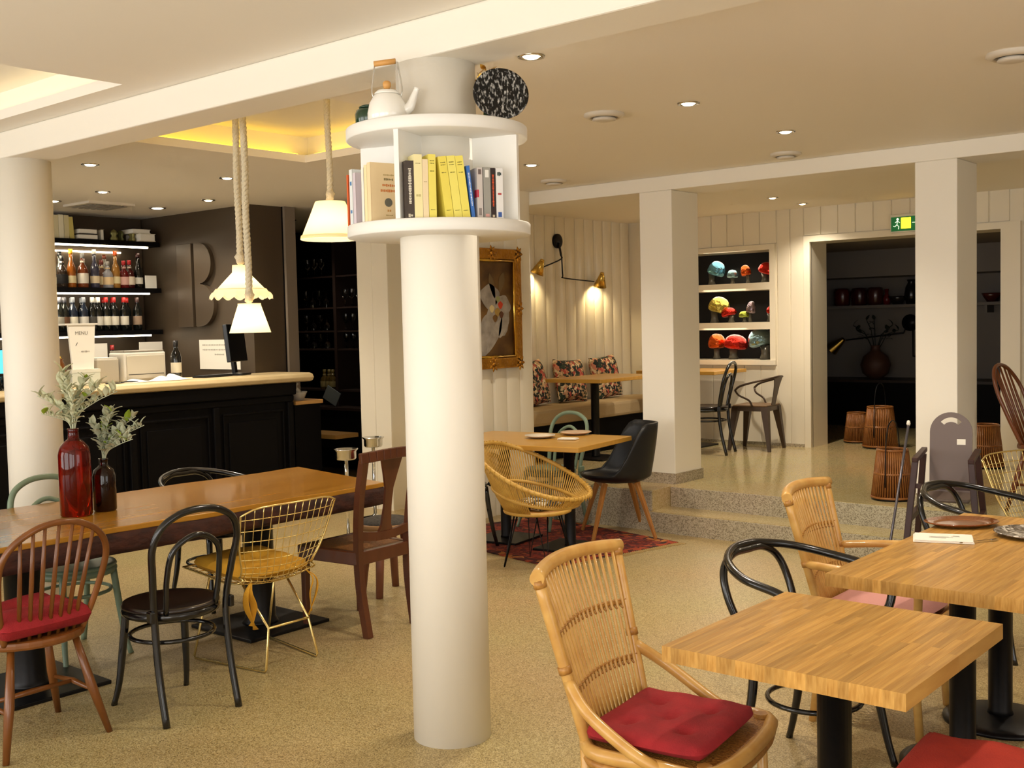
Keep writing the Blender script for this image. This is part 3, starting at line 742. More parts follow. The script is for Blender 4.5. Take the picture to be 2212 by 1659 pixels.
def tub_chair(label, loc, rz):
    t = thing('tub_chair', label, 'chair', loc, rz)
    def S(u, v):
        a = 2 * PI * u; f = .5 - .5 * math.cos(a)           # f=1 at the back (a=pi)
        if v < .45:
            k = v / .45; return Vector((.235 * k * math.cos(a), .225 * k * math.sin(a), .425 + .03 * k ** 4))
        k = (v - .45) / .55; q = min(1, max(0, (f - .3) / .5)); top = .475 + .375 * q * q * (3 - 2 * q)
        r = 1 + .10 * math.sin(k * 1.6)
        return Vector(((.235 * r) * math.cos(a) - .035 * k * f, .225 * r * math.sin(a), .455 + (top - .455) * k))
    o = obj('shell', MB().grid(S, 40, 14, cu=True), mat('black shell', '#101114', .42), t)
    sm = o.modifiers.new('thick', 'SOLIDIFY'); sm.thickness = .022; sm.offset = 1
    W = mat('beech leg', '#b27a3c', .4, var=(9, .2), col2='#9a6228', stretch=(1, 1, .2))
    for sx in (-1, 1):
        obj('leg_frame', MB().bar((sx * .13, -.14, .40), (sx * .13, .14, .40), .03, .03), W, t)
        for s in (-1, 1): obj('leg', MB().bar((sx * .12, s * .13, .41), (sx * .235, s * .235, 0), .04, .032, .022, .022), W, t, bevel=.004)
tub_chair('black tub chair with splayed beech legs at the rug table', (-4.77, 6.87, .008), PI + .8)

RATTAN_Y = mat('yellow rattan', '#cda552', .4, var=(18, .25), col2='#b88c3a')
def basket_chair(label, loc, rz):
    t = thing('round_rattan_chair', label, 'chair', loc, rz)
    def rim(a, k):   # k 0 bottom ring .. 1 top rim; a=pi is the back
        f = .5 - .5 * math.cos(a); r = .215 + .135 * k ** .8
        zt = .47 + .33 * f ** 1.2
        return Vector((r * math.cos(a) - .05 * k * f, r * math.sin(a) * 1.02, .37 + (zt - .37) * k))
    n = 64; A = [2 * PI * k / n for k in range(n)]
    for k, rr, nm in ((0, .014, 'bottom_ring'), (1, .015, 'top_rim')): obj(nm, MB().tube([rim(a, k) for a in A], rr, 8, True), RATTAN_Y, t)
    arc = [2 * PI * k / 48 for k in range(48)]
    obj('middle_band', MB().tube([rim(a, .40) * 1.0 for a in arc], .013, 8, True), RATTAN_Y, t)
    sp = MB()
    for k in range(120):
        a = 2 * PI * k / 120
        k0 = .4 if -1.25 < (a + PI) % (2 * PI) - PI < .3 else 0
        sp.tube([rim(a, k0 + (1 - k0) * j / 4) for j in range(5)], .005, 5)
        if k % 2 == 0: c = rim(a, 1); sp.tube([c + Vector((.015 * math.cos(a), .015 * math.sin(a), -.02)), c + Vector((.017 * math.cos(a), .017 * math.sin(a), .012)), c + Vector((-.012 * math.cos(a), -.012 * math.sin(a), .016))], .004, 5)
    obj('spokes', sp, RATTAN_Y, t, kind='stuff')
    obj('seat_base', MB().lathe([(.001, .37), (.21, .37), (.21, .38), (.001, .38)], 32), RATTAN_D, t)
    lg = MB()
    for a in (PI / 4, 3 * PI / 4, 5 * PI / 4, 7 * PI / 4):
        c, s_ = math.cos(a), math.sin(a)
        obj('hairpin_leg', MB().tube([(.14 * c - .03 * s_, .14 * s_ + .03 * c, .37), (.235 * c, .235 * s_, .006), (.14 * c + .05 * s_, .14 * s_ - .05 * c, .37)], .006, 6), BLKMET, t)
basket_chair('round rattan bucket chair on thin black legs at the rug table', (-4.62, 5.72, .006), .15)
obj('seat_cushion', pad(.30, .30, .06, (), 14, 2), ramp_mat('grey leaf print', [(0, '#15181c'), (.45, '#3d4148'), (.7, '#8c8f8a'), (.85, '#c9c4b4')], 22, .85), None, (-4.62, 5.72, .388), label='dark leaf print cushion inside the round rattan chair', cat_='cushion')

def metal_chair(label, loc, rz):
    t = thing('metal_armchair', label, 'chair', loc, rz); m = mat('gunmetal', '#4a3b2e', .38, metal=.55)
    obj('seat', MB().box(-.18, .18, -.18, .18, .435, .452), mat('wooden seat pad', '#6d5236', .5), t, bevel=.015)
    ap = MB()
    for a, b in (((-.17, -.17), (.17, -.17)), ((.17, -.17), (.17, .17)), ((.17, .17), (-.17, .17)), ((-.17, .17), (-.17, -.17))): ap.bar((*a, .415), (*b, .415), .02, .045)
    obj('apron', ap, m, t)
    for sx in (-1, 1):
        for s in (-1, 1): obj('leg', MB().bar((sx * .15, s * .15, .43), (sx * .21, s * .2, 0), .07, .07, .028, .028), m, t)
    rail = [(.12, -.25, .60), (.06, -.255, .645), (-.1, -.24, .69), (-.22, -.13, .72), (-.245, 0, .73)]
    obj('arm_rail', MB().tube(cat(mir(rail), 6), .011, 8), m, t)
    sp = [(-.05, 0), (-.055, .1), (-.07, .2), (-.11, .29), (.11, .29), (.07, .2), (.055, .1), (.05, 0)]
    M_ = Matrix.Translation((-.175, 0, .44)) @ Matrix.Rotation(-.2, 4, 'Y') @ Matrix(((0, 0, 1, 0), (1, 0, 0, 0), (0, 1, 0, 0), (0, 0, 0, 1)))
    obj('back_splat', MB().prism(sp, -.003, .003, M_), m, t)
    for s in (-1, 1): obj('arm_support', MB().tube(cat([(.12, s * .25, .60), (.09, s * .22, .55), (.0, s * .19, .50), (-.03, s * .18, .44)], 4), .010, 8), m, t)
metal_chair('brown metal armchair against the panelled rear wall', (-5.26, 10.02, PZ), PI + .1)

def high_chair(label, loc, rz):
    t = thing('high_chair', label, 'high chair', loc, rz); m = BROWN
    for sx in (-1, 1):
        for s in (-1, 1):
            top = (.20 if sx > 0 else -.14, s * .155, .75); bot = (.30 if sx > 0 else -.24, s * .22, 0)
            obj('leg', MB().bar(bot, top, .036, .036), m, t, bevel=.004)
    for s in (-1, 1):
        obj('arm', MB().bar((.225, s * .155, .755), (-.19, s * .155, .775), .035, .028), m, t, bevel=.005)
        obj('side_rail', MB().bar((.24, s * .19, .40), (-.18, s * .19, .40), .03, .035), m, t)
    obj('front_bar', MB().bar((.215, -.16, .60), (.215, .16, .60), .026, .026), m, t)
    obj('seat', MB().box(-.16, .17, -.14, .14, .50, .52), mat('grey brown ply', '#5d4f47', .45), t, bevel=.008)
    obj('footrest', MB().box(.22, .33, -.19, .19, .26, .28), m, t, bevel=.005)
    w_, h_ = .123, .50
    out = [(-w_, 0), (w_, 0)] + [(w_ * math.cos(a), h_ - w_ + w_ * math.sin(a)) for a in [PI * k / 20 for k in range(21)]]
    hole = [(.08 * math.cos(a), h_ - .112 + .08 * math.sin(a)) for a in [PI * (.22 + .56 * k / 12) for k in range(13)]] + [(.052 * math.cos(a), h_ - .112 + .052 * math.sin(a)) for a in [PI * (.78 - .56 * k / 12) for k in range(13)]]
    pm = plate_mesh([out, hole], .008)
    b = obj('back_panel', pm, mat('grey brown shell', '#6a5a54', .4), t, (-.16, 0, .51), (PI / 2 - .10, 0, PI / 2))
    obj('sticker', MB().box(.035, .085, .30, .335, .0085, .0095), PAPER, b, label='small white sticker')
high_chair('dark brown child high chair with grey arched back in front of the pillar', (-2.30, 6.80, 0), -1.36)

# round stool by the brown chair
stl = thing('round_stool', 'round grey topped stool with chunky wooden legs behind the brown chair', 'stool', (-4.92, 4.62, 0))
obj('seat_pad', MB().lathe([(.001, .462), (.12, .458), (.165, .445), (.17, .43)], 28), mat('grey wool', '#4c4640', .9, var=(60, .2), col2='#2e2a26', bump=(140, .6)), stl)
obj('seat_rim', MB().lathe([(.17, .40), (.178, .405), (.178, .43), (.17, .437), (.001, .437)], 28), mat('tan wood', '#9a7245', .5), stl)
for k in range(4):
    a = .5 + k * PI / 2; obj('leg', MB().tube([(.11 * math.cos(a), .11 * math.sin(a), .41), (.16 * math.cos(a), .16 * math.sin(a), 0)], [.028, .022], 8), mat('rose wood', '#7a4a34', .5), stl)

def ashtray(label, loc, h):
    t = thing('standing_ashtray', label, 'ashtray', loc, 0, 'chrome standing ashtrays')
    obj('pole', MB().lathe([(.014, .02), (.014, h - .09)], 14), CHROME, t)
    obj('foot', MB().lathe([(.115, 0), (.115, .01), (.03, .025), (.014, .04)], 28), CHROME, t)
    obj('bowl', MB().lathe([(.02, h - .09), (.07, h - .082), (.078, h - .07), (.078, h - .02), (.092, h - .006), (.092, h), (.078, h), (.06, h - .03), (.001, h - .035)], 32), CHROME, t)
ashtray('chrome standing ashtray at the end of the long table', (-6.38, 5.60, 0), .70)
ashtray('chrome standing ashtray half behind the red brown chair', (-6.92, 6.38, 0), .69)
# ------------------------------------------------------------------ round shelf on the column
sh = thing('column_bookshelf', 'round two tier white bookshelf wrapped around the column', 'bookshelf', (*COL, 0))
SHW = mat('shelf white', '#eeece6', .5)
def annulus(z0, z1, r): return MB().lathe([(.149, z0), (r - .004, z0), (r, z0 + .004), (r, z1 - .004), (r - .004, z1), (.149, z1), (.149, z0)], 72, cap=False)
obj('lower_shelf', annulus(1.957, 2.003, .352), SHW, sh)
obj('upper_shelf', annulus(2.322, 2.368, .347), SHW, sh)
for k in range(4):
    a = math.radians(-72.5 + 90 * k)
    obj('divider', MB().box(.148, .333, -.0095, .0095, 2.003, 2.322, Matrix.Rotation(a, 4, 'Z')), SHW, sh)
S0 = 2.003
def scribble(L_, h_, n, seed, fill=.7):
    """a line of print too small to read: n uneven strokes along x"""
    R = random.Random(seed); b = MB(); w_ = L_ / n
    for k in range(n):
        k0 = -L_ / 2 + w_ * k; hh = h_ * (.55 + .45 * R.random()); b.box(k0 + w_ * (1 - fill) / 2, k0 + w_ * (1 + fill) / 2, -hh / 2, hh / 2, 0, .0005)
    return b
def book(x, depth, th, h, base, ang, col, label, lean=0, dist=.285, spine=None, cover=None, tcol='#4a4438', title='', facecol=None, titles=()):
    """upright book on the lower shelf: x along the row, spine facing out of the compartment whose mid angle is ang"""
    A = math.radians(ang); n = Vector((math.cos(A), math.sin(A), 0)); tx = Vector((-math.sin(A), math.cos(A), 0))
    p = Vector((*COL, S0)) + n * dist + tx * x
    t = thing('book', label, 'book', p, 0, 'books on the round column shelf')
    t.rotation_euler = (lean, 0, A)          # local x = outward, local y = along the row
    m = mat('book ' + col, col, .55)
    pg = mat('book pages', '#e8dfc8', .8)
    obj('cover', MB().box(-depth, 0, -th / 2, -th / 2 + .0016, 0, h).box(-depth, 0, th / 2 - .0016, th / 2, 0, h).box(-.0016, 0.0004, -th / 2, th / 2, 0, h), m, t)
    obj('pages', MB().box(-depth + .003, -.002, -th / 2 + .0018, th / 2 - .0018, .002, h - .002), pg, t)
    if title:
        obj('spine_title', scribble(h * .62, th * .42, 22, round(x * 999)), mat('ink ' + tcol, tcol, .7), t, (.0006, 0, h * .56), (PI / 2, PI / 2, PI / 2))
    for (zz, hh, cc, nn) in titles: obj('spine_mark', scribble(th * .6, hh, nn, round(x * 99 + zz * 77), .85), mat('ink ' + cc, cc, .7), t, (.0006, 0, zz * h), (PI / 2, 0, PI / 2))
    return t
MID = -28.0
YM = ((.90, .0035, '#7d7430', 3), (.86, .003, '#7d7430', 4), (.74, .004, '#8d8436', 2), (.14, .0025, '#7d7430', 5))
row = [  # x, depth, thickness, height, colour, label, lean, long mark colour, marks
 (-.194, .12, .030, .205, '#453a33', 'dark charcoal paperback at the start of the column shelf row', 0, '#e6dfce', ((.05, .012, '#cfc6b0', 2),)),
 (-.163, .12, .031, .228, '#f3e8b0', 'thick pale cream paperback beside the charcoal book', 0, '', ((.86, .003, '#a3925c', 3), (.36, .010, '#c8bd84', 2))),
 (-.136, .12, .021, .212, '#f0dcb4', 'slim beige paperback between cream and yellow books', 0, '', ((.62, .003, '#b09a6a', 2),)),
 (-.110, .14, .028, .230, '#efe06a', 'yellow paperback standing upright next to a gap', 0, '', YM),
 (-.046, .14, .031, .226, '#eddc5e', 'yellow paperback leaning, first after the gap', .115, '', YM),
 (-.013, .14, .031, .229, '#f1e470', 'yellow paperback leaning, middle of the leaning three', .115, '', YM),
 (.019, .14, .030, .230, '#efe066', 'yellow paperback leaning against the blue book', .115, '', YM),
 (.046, .13, .013, .195, '#3a6fc0', 'thin blue paperback leaning beside the grey white one', .10, '#dfe8f4', ()),
 (.072, .135, .022, .188, '#c9c0bb', 'grey white paperback with a red square', 0, '', ((.92, .02, '#6d5c58', 1), (.15, .03, '#8d827c', 1))),
 (.100, .135, .028, .190, '#9a9890', 'grey paperback with a torn white spine top', 0, '', ((.88, .03, '#e8e6e0', 1), (.08, .014, '#d9a29a', 1))),
 (.124, .13, .017, .189, '#2a1a18', 'slim black paperback with orange lettering', 0, '#e2572a', ((.07, .014, '#cfc0a4', 1),)),
 (.149, .13, .027, .188, '#e6e4e2', 'white paperback with blue mark at the spine foot', 0, '', ((.89, .016, '#3c4a48', 3), (.10, .018, '#3b5fa8', 1), (.50, .008, '#b23a3a', 1))),
]
for x, d, th, h, col, lab, lean, tc_, mk in row:
    t = book(x, d, th, h, 0, MID, col, lab, lean, .265, title=tc_, tcol=tc_ or '#444444', titles=mk)
    if 'red square' in lab: obj('cover_square', MB().box(-.028, -.003, -th / 2 - .0006, -th / 2, .08, .108).box(.0005, .001, -th / 2, -th / 2 + .006, .08, .108), mat('ink red', '#c01f3a', .6), t)
LEFT = -105.0
rowL = [(-.154, .13, .012, .195, '#d9602a', 'orange book at the outer end of the left shelf section', 0), (-.125, .13, .024, .212, '#dfe3e2', 'white book with blue marks beside the orange one', 0),
        (-.098, .12, .022, .196, '#d3c6cd', 'pale lilac book with a pink flower', 0), (-.03, .14, .018, .206, '#f0ebde', 'white paperback before the peach book', 0),
        (-.006, .14, .022, .214, '#f0dfae', 'cream paperback next to the peach book', 0), (.02, .145, .026, .220, '#f0d6a8', 'peach coloured book showing its printed front cover', 0)]
for x, d, th, h, col, lab, ln in rowL:
    t = book(x, d, th, h, 0, LEFT, col, lab, ln, .31, titles=((.75, .02, '#5a86b8', 2), (.25, .018, '#5a86b8', 2)) if 'blue marks' in lab else ())
    if 'peach' in lab and 'cover' in lab:
        for (zz, L_, sz, cc, nn) in ((.176, .045, .006, '#b8a06a', 8), (.160, .04, .009, '#7f7048', 6), (.138, .055, .011, '#cf7a3a', 7), (.118, .07, .011, '#cf7a3a', 10), (.045, .018, .008, '#cf9a5a', 2), (.028, .03, .005, '#b8a06a', 6)):
            obj('cover_text', scribble(L_, sz, nn, nn), mat('ink ' + cc, cc, .7), t, (-.075, th / 2 + .0001, zz), (PI / 2, 0, PI))
        obj('cover_emblem', MB().lathe([(.016, 0), (.016, .0008)], 24, Matrix.Translation((-.072, th / 2 + .001, .075)) @ Matrix.Rotation(-PI / 2, 4, 'X')), mat('emblem grey', '#6d6a5c', .7), t)
    if 'lilac' in lab:
        obj('cover_flower', MB().lathe([(.018, 0), (.018, .0008)], 16, Matrix.Translation((-.05, th / 2 + .001, .06)) @ Matrix.Rotation(-PI / 2, 4, 'X')), mat('flower pink', '#b3284e', .7), t)
# things on top
T0 = 2.368
ENAM = mat('white enamel', '#f1eee6', .12, coat=.6)
kt = thing('kettle', 'white enamel kettle with wooden handle on top of the round shelf', 'kettle', (-2.985, 2.872, T0), .6)
obj('body', MB().lathe([(.068, 0), (.073, .006), (.074, .03), (.066, .065), (.052, .09), (.045, .098)], 36), ENAM, kt)
obj('lid', MB().lathe([(.046, .098), (.047, .102), (.036, .112), (.001, .118)], 32), ENAM, kt)
obj('lid_knob', MB().lathe([(.009, .117), (.015, .128), (.0155, .14), (.010, .147), (.001, .148)], 18), mat('light wood', '#d09a55', .45), kt)
obj('spout', MB().tube(cat([(.055, 0, .035), (.082, 0, .05), (.098, 0, .085), (.112, 0, .118)], 5), [.022, .019, .013, .009], 14), ENAM, kt)
obj('handle_grip', MB().tube([(0.035, 0, .218), (-.045, 0, .211)], .0105, 12), mat('light wood', '#d09a55', .45), kt)
for s in (-1, 1): obj('handle_wire', MB().tube(cat([(s * .05, 0, .088), (s * .056, 0, .12), (s * .042, 0, .214)], 4), .0028, 6), CHROME, kt)
obj('handle_wire', MB().box(.036, .043, -.004, .004, .1, .215), CHROME, kt)
jr = thing('jar', 'dark green glazed jar behind the white kettle', 'jar', (-3.125, 2.915, T0))
obj('body', MB().lathe([(.042, 0), (.055, .012), (.057, .05), (.05, .066), (.038, .072)], 28), mat('green glaze', '#1f3a24', .2, coat=.4), jr)
obj('lid', MB().lathe([(.04, .072), (.042, .078), (.03, .084), (.001, .085)], 24), mat('green glaze', '#1f3a24', .2), jr)
pl = thing('speckled_plate', 'black and white speckled round plate leaning on the column', 'plate', (-2.695, 3.172, T0 + .097), (0, 0, 0))
pl.rotation_euler = (PI / 2 - .30, 0, math.radians(43) + .1)
PLM = mat('black white streaks', '#b9b7b2', .25, var=(130, .08, .60), col2='#0d0d0f', stretch=(1, .4, 1))
obj('disc', MB().lathe([(.001, 0), (.075, -.002), (.098, .004), (.104, .010), (.102, .014), (.09, .010), (.07, .006), (.001, .006)], 48), PLM, pl)
sv = thing('gilded_sprigs', 'gilded leaf sprigs in a green glass behind the speckled plate', 'decoration', (-2.845, 3.285, T0))
obj('glass', MB().lathe([(.028, 0), (.03, .01), (.026, .1), (.03, .12)], 20), mat('green glass', '#20401f', .15), sv)
for k in range(7):
    a = k * .9; rr = .02 + .008 * (k % 3); top = Vector((rr * 1.6 * math.cos(a), rr * 1.6 * math.sin(a), .20 + .014 * (k % 4)))
    o = obj('sprig', MB().tube([(0, 0, .02), (rr * .6 * math.cos(a), rr * .6 * math.sin(a), .12), top], [.002, .002, .001], 5), BRASS, sv)
    for q in range(3):
        c = Vector((0, 0, .1)).lerp(top, .5 + .22 * q)
        obj('gilt_leaf', MB().grid(lambda u, v, c=c, a=a, q=q: c + Vector((math.cos(a + q) * .035 * u, math.sin(a + q) * .035 * u, .02 * u)) + Vector((-math.sin(a + q), math.cos(a + q), .3)) * (.011 * math.sin(PI * u) * (v - .5) * 2), 6, 3), BRASS, o)

# ------------------------------------------------------------------ rope pendants
ROPE = mat('rope', '#d8cdb2', .85, bump=(120, .6))
def rope(parent, p, z0, z1, r=.0145):
    for k in range(3):
        n = int((z1 - z0) / .012)
        pts = [(p[0] + .0085 * math.cos(2 * PI * (i * .012 / .075) + k * 2.09) + .004 * math.sin(i * .13), p[1] + .0085 * math.sin(2 * PI * (i * .012 / .075) + k * 2.09), z0 + i * .012) for i in range(n + 1)]
        obj('rope_strand', MB().tube(pts, r * .8, 6), ROPE, parent)
def pendant(label, x, y, zb, kind):
    t = thing('pendant_lamp', label, 'lamp', (x, y, zb), 0, 'rope pendant lamps over the long table')
    SM = shade_mat('lamp shade ' + kind, '#f7f0de', {'cone': .10, 'scallop': .12, 'pleat': .25}[kind])
    top = CZ + .2 - zb
    if kind == 'cone':
        obj('shade', MB().lathe([(.176, 0), (.170, .012), (.086, .215)], 48, cap=False), SM, t); h = .215
        obj('shade_hem', MB().lathe([(.172, -.004), (.177, 0), (.173, .02), (.168, .02)], 48, cap=False), SM, t); rt_ = .086
    elif kind == 'scallop':
        obj('shade', MB().lathe([(.135, .05), (.045, .145), (.043, .185)], 16, cap=False), SM, t); h = .185; rt_ = .043
        nS = 96
        def S(u, v):
            a = 2 * PI * u; sc_ = abs(math.sin(a * 8)) * .022
            r = .137 + (.172 - .137) * v; z = .055 - .05 * v
            if v > .5: z -= sc_ * (v - .5) * 2 - .012
            return Vector((r * math.cos(a), r * math.sin(a), z))
        obj('scalloped_hem', MB().grid(S, nS, 4, cu=True), SM, t)
    else:
        obj('shade', MB().lathe([(.108, 0), (.060, .145), (.06, .155)], 72, cap=False, wob=lambda a, z: .022 * math.sin(a * 36) * (1 - z / .2)), SM, t); h = .155; rt_ = .06
    obj('shade_top', MB().lathe([(rt_, h - .004), (.012, h - .002), (.012, h + .015)], 24, cap=False), SM, t)
    obj('knot', MB().lathe([(.008, h), (.022, h + .012), (.02, h + .03), (.026, h + .045), (.015, h + .07)], 12, wob=lambda a, z: .2 * math.sin(3 * a + z * 90)), ROPE, t)
    obj('bulb', MB().lathe([(.001, .045), (.02, .055), (.028, .08), (.014, .115), (.012, .14)], 16), mat('bulb glow', '#ffe7b0', .4, emit=9, ecol='#ffdf9a'), t)
    rope(t, (0, 0), h + .03, top)
    light('pendant_glow', 'POINT', (0, 0, .06), {'cone': 5, 'scallop': 3.2, 'pleat': 2.6}[kind], (1, .78, .48), t, .045)
pendant('rope pendant with plain cone shade beside the round bookshelf', -4.95, 4.285, 2.13, 'cone')
pendant('rope pendant with wide scalloped shade, upper of the roped pair', -5.105, 3.755, 1.79, 'scallop')
pendant('rope pendant with small pleated shade, lowest of the lamps', -4.84, 3.61, 1.602, 'pleat')

# ------------------------------------------------------------------ bottles with foliage on the long table
def bottle_vase(label, x, y, prof, m, nm='glass_bottle'):
    t = thing(nm, label, 'bottle', (x, y, .76)); obj('glass', MB().lathe(prof, 40), m, t); return t
rv = bottle_vase('tall red glass bottle vase on the long table', -4.945, 2.655, [(.066, 0), (.073, .008), (.073, .29), (.066, .325), (.045, .35), (.026, .365), (.023, .40), (.027, .412), (.024, .414), (.021, .40), (.001, .36)], mat('ruby glass', '#8c1206', .04, trans=.8, ior=1.4))
dv = bottle_vase('short dark brown glass bottle vase beside the red bottle', -4.96, 2.81, [(.048, 0), (.054, .008), (.054, .17), (.046, .20), (.026, .215), (.02, .225), (.02, .245), (.024, .252), (.02, .255), (.001, .2)], mat('black amber glass', '#2a1208', .04, trans=.6, ior=1.4))
LEAFM = [mat('silver sage leaf', '#dbdab8', .6, var=(20, .3), col2='#bcc09c'), mat('grey leaf', '#c4c6aa', .6, var=(20, .3), col2='#a3a98e'), mat('fresh leaf', '#8aa02e', .5)]
def leaf_mesh(L_, w_):
    return MB().grid(lambda u, v: Vector((L_ * u, w_ * math.sin(PI * u ** .8) * (v - .5) * 2, .12 * L_ * math.sin(PI * u) + .25 * w_ * abs(v - .5) * 2)), 7, 5).mesh('leaf')
LM = [leaf_mesh(.056, .0115), leaf_mesh(.044, .0125), leaf_mesh(.034, .0095)]
def foliage(label, x, y, z, stems, seed, mi):
    R = random.Random(seed)
    t = thing('foliage_bunch', label, 'foliage', (x, y, z))
    for (dx, dy, h, n) in stems:
        top = Vector((dx, dy, h)); P_ = cat([(0, 0, -.06), (dx * .12, dy * .12, h * .35), (dx * .5, dy * .5, h * .72), tuple(top)], 6)
        s_ = obj('stem', MB().tube(P_, [.0032, .0025, .0015], 6), LEAFM[1], t)
        n = int(n * 2.0)
        for k in range(n):
            f = .28 + .74 * k / n; i = min(int(f * (len(P_) - 1)), len(P_) - 1); c = P_[i]
            d = (P_[min(i + 1, len(P_) - 1)] - P_[max(i - 1, 0)]).normalized()
            yaw = k * 2.4 + R.random(); pt = -.35 - .75 * R.random() + (f - .6) * -.4
            me = LM[R.choice((0, 0, 1, 1, 2))]
            m_ = LEAFM[mi] if R.random() < .9 else LEAFM[2 if R.random() < .3 else 1 - mi]
            o = obj('leaf', me.copy() if False else me, None, s_, c, (0, pt, yaw))
            o.scale = [.8 + .6 * R.random()] * 3
            if not me.materials: me.materials.append(LEAFM[mi])
            o.material_slots[0].link = 'OBJECT'; o.material_slots[0].material = m_
r_, f_ = (.765, .643), (-.643, .764)           # image right and away directions on the floor plan
def S_(a, b, h, n):
    a *= 1.2; b *= 1.6
    return (r_[0] * a + f_[0] * b, r_[1] * a + f_[1] * b, h, n)
foliage('silvery sage branches in the red bottle', -4.945, 2.655, 1.17, [S_(-.135, 0, .16, 15), S_(-.07, .04, .22, 16), S_(-.02, -.03, .27, 17), S_(.05, .03, .24, 16), S_(.11, 0, .20, 14), S_(.16, .04, .17, 12), S_(-.10, -.04, .08, 10), S_(.03, -.05, .17, 12)], 4, 0)
foliage('grey green leafy sprigs in the dark bottle', -4.96, 2.81, 1.0, [S_(.17, 0, .17, 16), S_(.12, .04, .21, 16), S_(.06, -.03, .25, 15), S_(.01, .03, .24, 14), S_(.14, -.04, .11, 12), S_(-.03, -.02, .18, 10), S_(.09, 0, .17, 12)], 9, 1)

# ------------------------------------------------------------------ rug, plates, napkins
rug = thing('red_rug', 'worn red patterned rug under the table for four', 'rug', (-5.15, 6.45, 0), -.2)
RUG = ramp_mat('kilim red', [(0, '#6d1d10'), (.35, '#8a2a14'), (.55, '#4a160e'), (.75, '#96411a'), (.9, '#5a160f')], 30, .95, bump=.4)
obj('rug_field', MB().box(-.72, .72, -.52, .52, .001, .007), RUG, rug)
obj('rug_border', MB().box(-.80, .80, .52, .60, .001, .007).box(-.80, .80, -.60, -.52, .001, .007).box(-.80, -.72, -.52, .52, .001, .007).box(.72, .80, -.52, .52, .001, .007), ramp_mat('kilim border', [(0, '#4a130c'), (.4, '#9a3b17'), (.7, '#2a0d0a'), (.85, '#b06a2c')], 16, .95), rug)
fr = MB()
for k in range(60): fr.bar((.80, -.6 + k * .0203, .004), (.85 + .02 * rnd.random(), -.6 + k * .0203 + .008 * rnd.random(), .003), .006, .003)
obj('rug_fringe', fr, mat('fringe', '#b79a63', .9), rug, kind='stuff')

def plate(label, x, y, z, r, m, oval=1, rz=0, nm='plate'):
    o = obj(nm, MB().lathe([(.001, .004), (r * .6, .003), (r * .72, .002), (r * .98, .016), (r, .018), (r * .97, .021), (r * .7, .009), (r * .6, .008), (.001, .008)], 44), m, None, (x, y, z), (0, 0, rz), label=label, cat_='plate')
    o.scale.y = oval; return o
CER = mat('blush ceramic', '#d9b99a', .2, coat=.4); CERB = mat('brown glazed stoneware', '#8a4f22', .12, coat=.6, var=(9, .3), col2='#6e3814')
plate('pale plate on the rug table, nearer of two', -5.13, 6.40, .771, .115, mat('white ceramic', '#d8cdbd', .2, coat=.4))
plate('blush plate on the rug table, closer to the tub chair', -5.04, 6.72, .771, .12, CER)
plate('brown oval stoneware plate on the long butcher block table', -1.495, 4.585, .760, .15, CERB, .72, .75)
plate('grey patterned plate cut by the picture edge', -1.20, 4.50, .760, .14, ramp_mat('grey plate pattern', [(0, '#5a5148'), (.4, '#8a8178'), (.7, '#c9c2b6')], 40, .2))
def napkin(label, x, y, z, rz, w_, d_, ink=True):
    t = thing('napkin', label, 'napkin', (x, y, z), rz)
    for k in range(3): obj('fold', MB().box(-w_ / 2 + .003 * k, w_ / 2 - .002 * k, -d_ / 2, d_ / 2 - .004 * k, .001 + .0035 * k, .004 + .0035 * k), PAPER, t, bevel=.001)
    if ink:
        b = MB()
        for j, (a, l_) in enumerate(((-.05, .06), (-.045, .08), (-.05, .07), (.03, .03), (.035, .022))): b.box(a, a + l_, -.028 + j * .012, -.025 + j * .012, .0112, .0118)
        obj('printed_lines', b, mat('faded ink', '#8d8a80', .8), t)
    return t
napkin('folded white paper napkin printed with faint lines on the butcher block table', -1.455, 4.255, .760, .35, .215, .15)
nb = napkin('small folded napkin on the rug table', -4.87, 6.40, .770, .3, .14, .09, False)
obj('fork', MB().bar((-1.375, 4.20, .766), (-1.30, 4.32, .766), .006, .003).bar((-1.30, 4.32, .766), (-1.285, 4.345, .766), .016, .002), CHROME, None, label='steel fork lying on the printed napkin', cat_='fork')

# ------------------------------------------------------------------ painting
pt = thing('framed_painting', 'still life oil painting in an ornate gilt frame', 'painting', (-6.105, 6.96, 1.745), (0, 0, PI / 2))
# local x runs along the wall, local -y faces the room
GILT = mat('gilt', '#c98f30', .3, metal=.8, var=(14, .3), col2='#94611c', bump=(40, .8))
PW, PH = .385, .50
fo = MB()
def rail_(a, b):
    fo.bar(a, b, .05, .10)
for (x0, z0, x1, z1) in ((-PW, -PH + .045, PW, -PH + .045), (-PW, PH - .045, PW, PH - .045), (-PW + .045, -PH, -PW + .045, PH), (PW - .045, -PH, PW - .045, PH)):
    fo.bar((x0, -.03, z0), (x1, -.03, z1), .05, .09, upv=(0, 1, 0) if False else (0, 0, 1))
obj('frame', fo, GILT, pt, bevel=.012)
inner = MB()
for (x0, z0, x1, z1) in ((-PW + .1, -PH + .1, PW - .1, -PH + .1), (-PW + .1, PH - .1, PW - .1, PH - .1), (-PW + .1, -PH + .1, -PW + .1, PH - .1), (PW - .1, -PH + .1, PW - .1, PH - .1)): inner.tube([(x0, -.045, z0), (x1, -.045, z1)], .012, 8)
obj('inner_moulding', inner, mat('bright gilt', '#d9b050', .2, metal=1), pt)
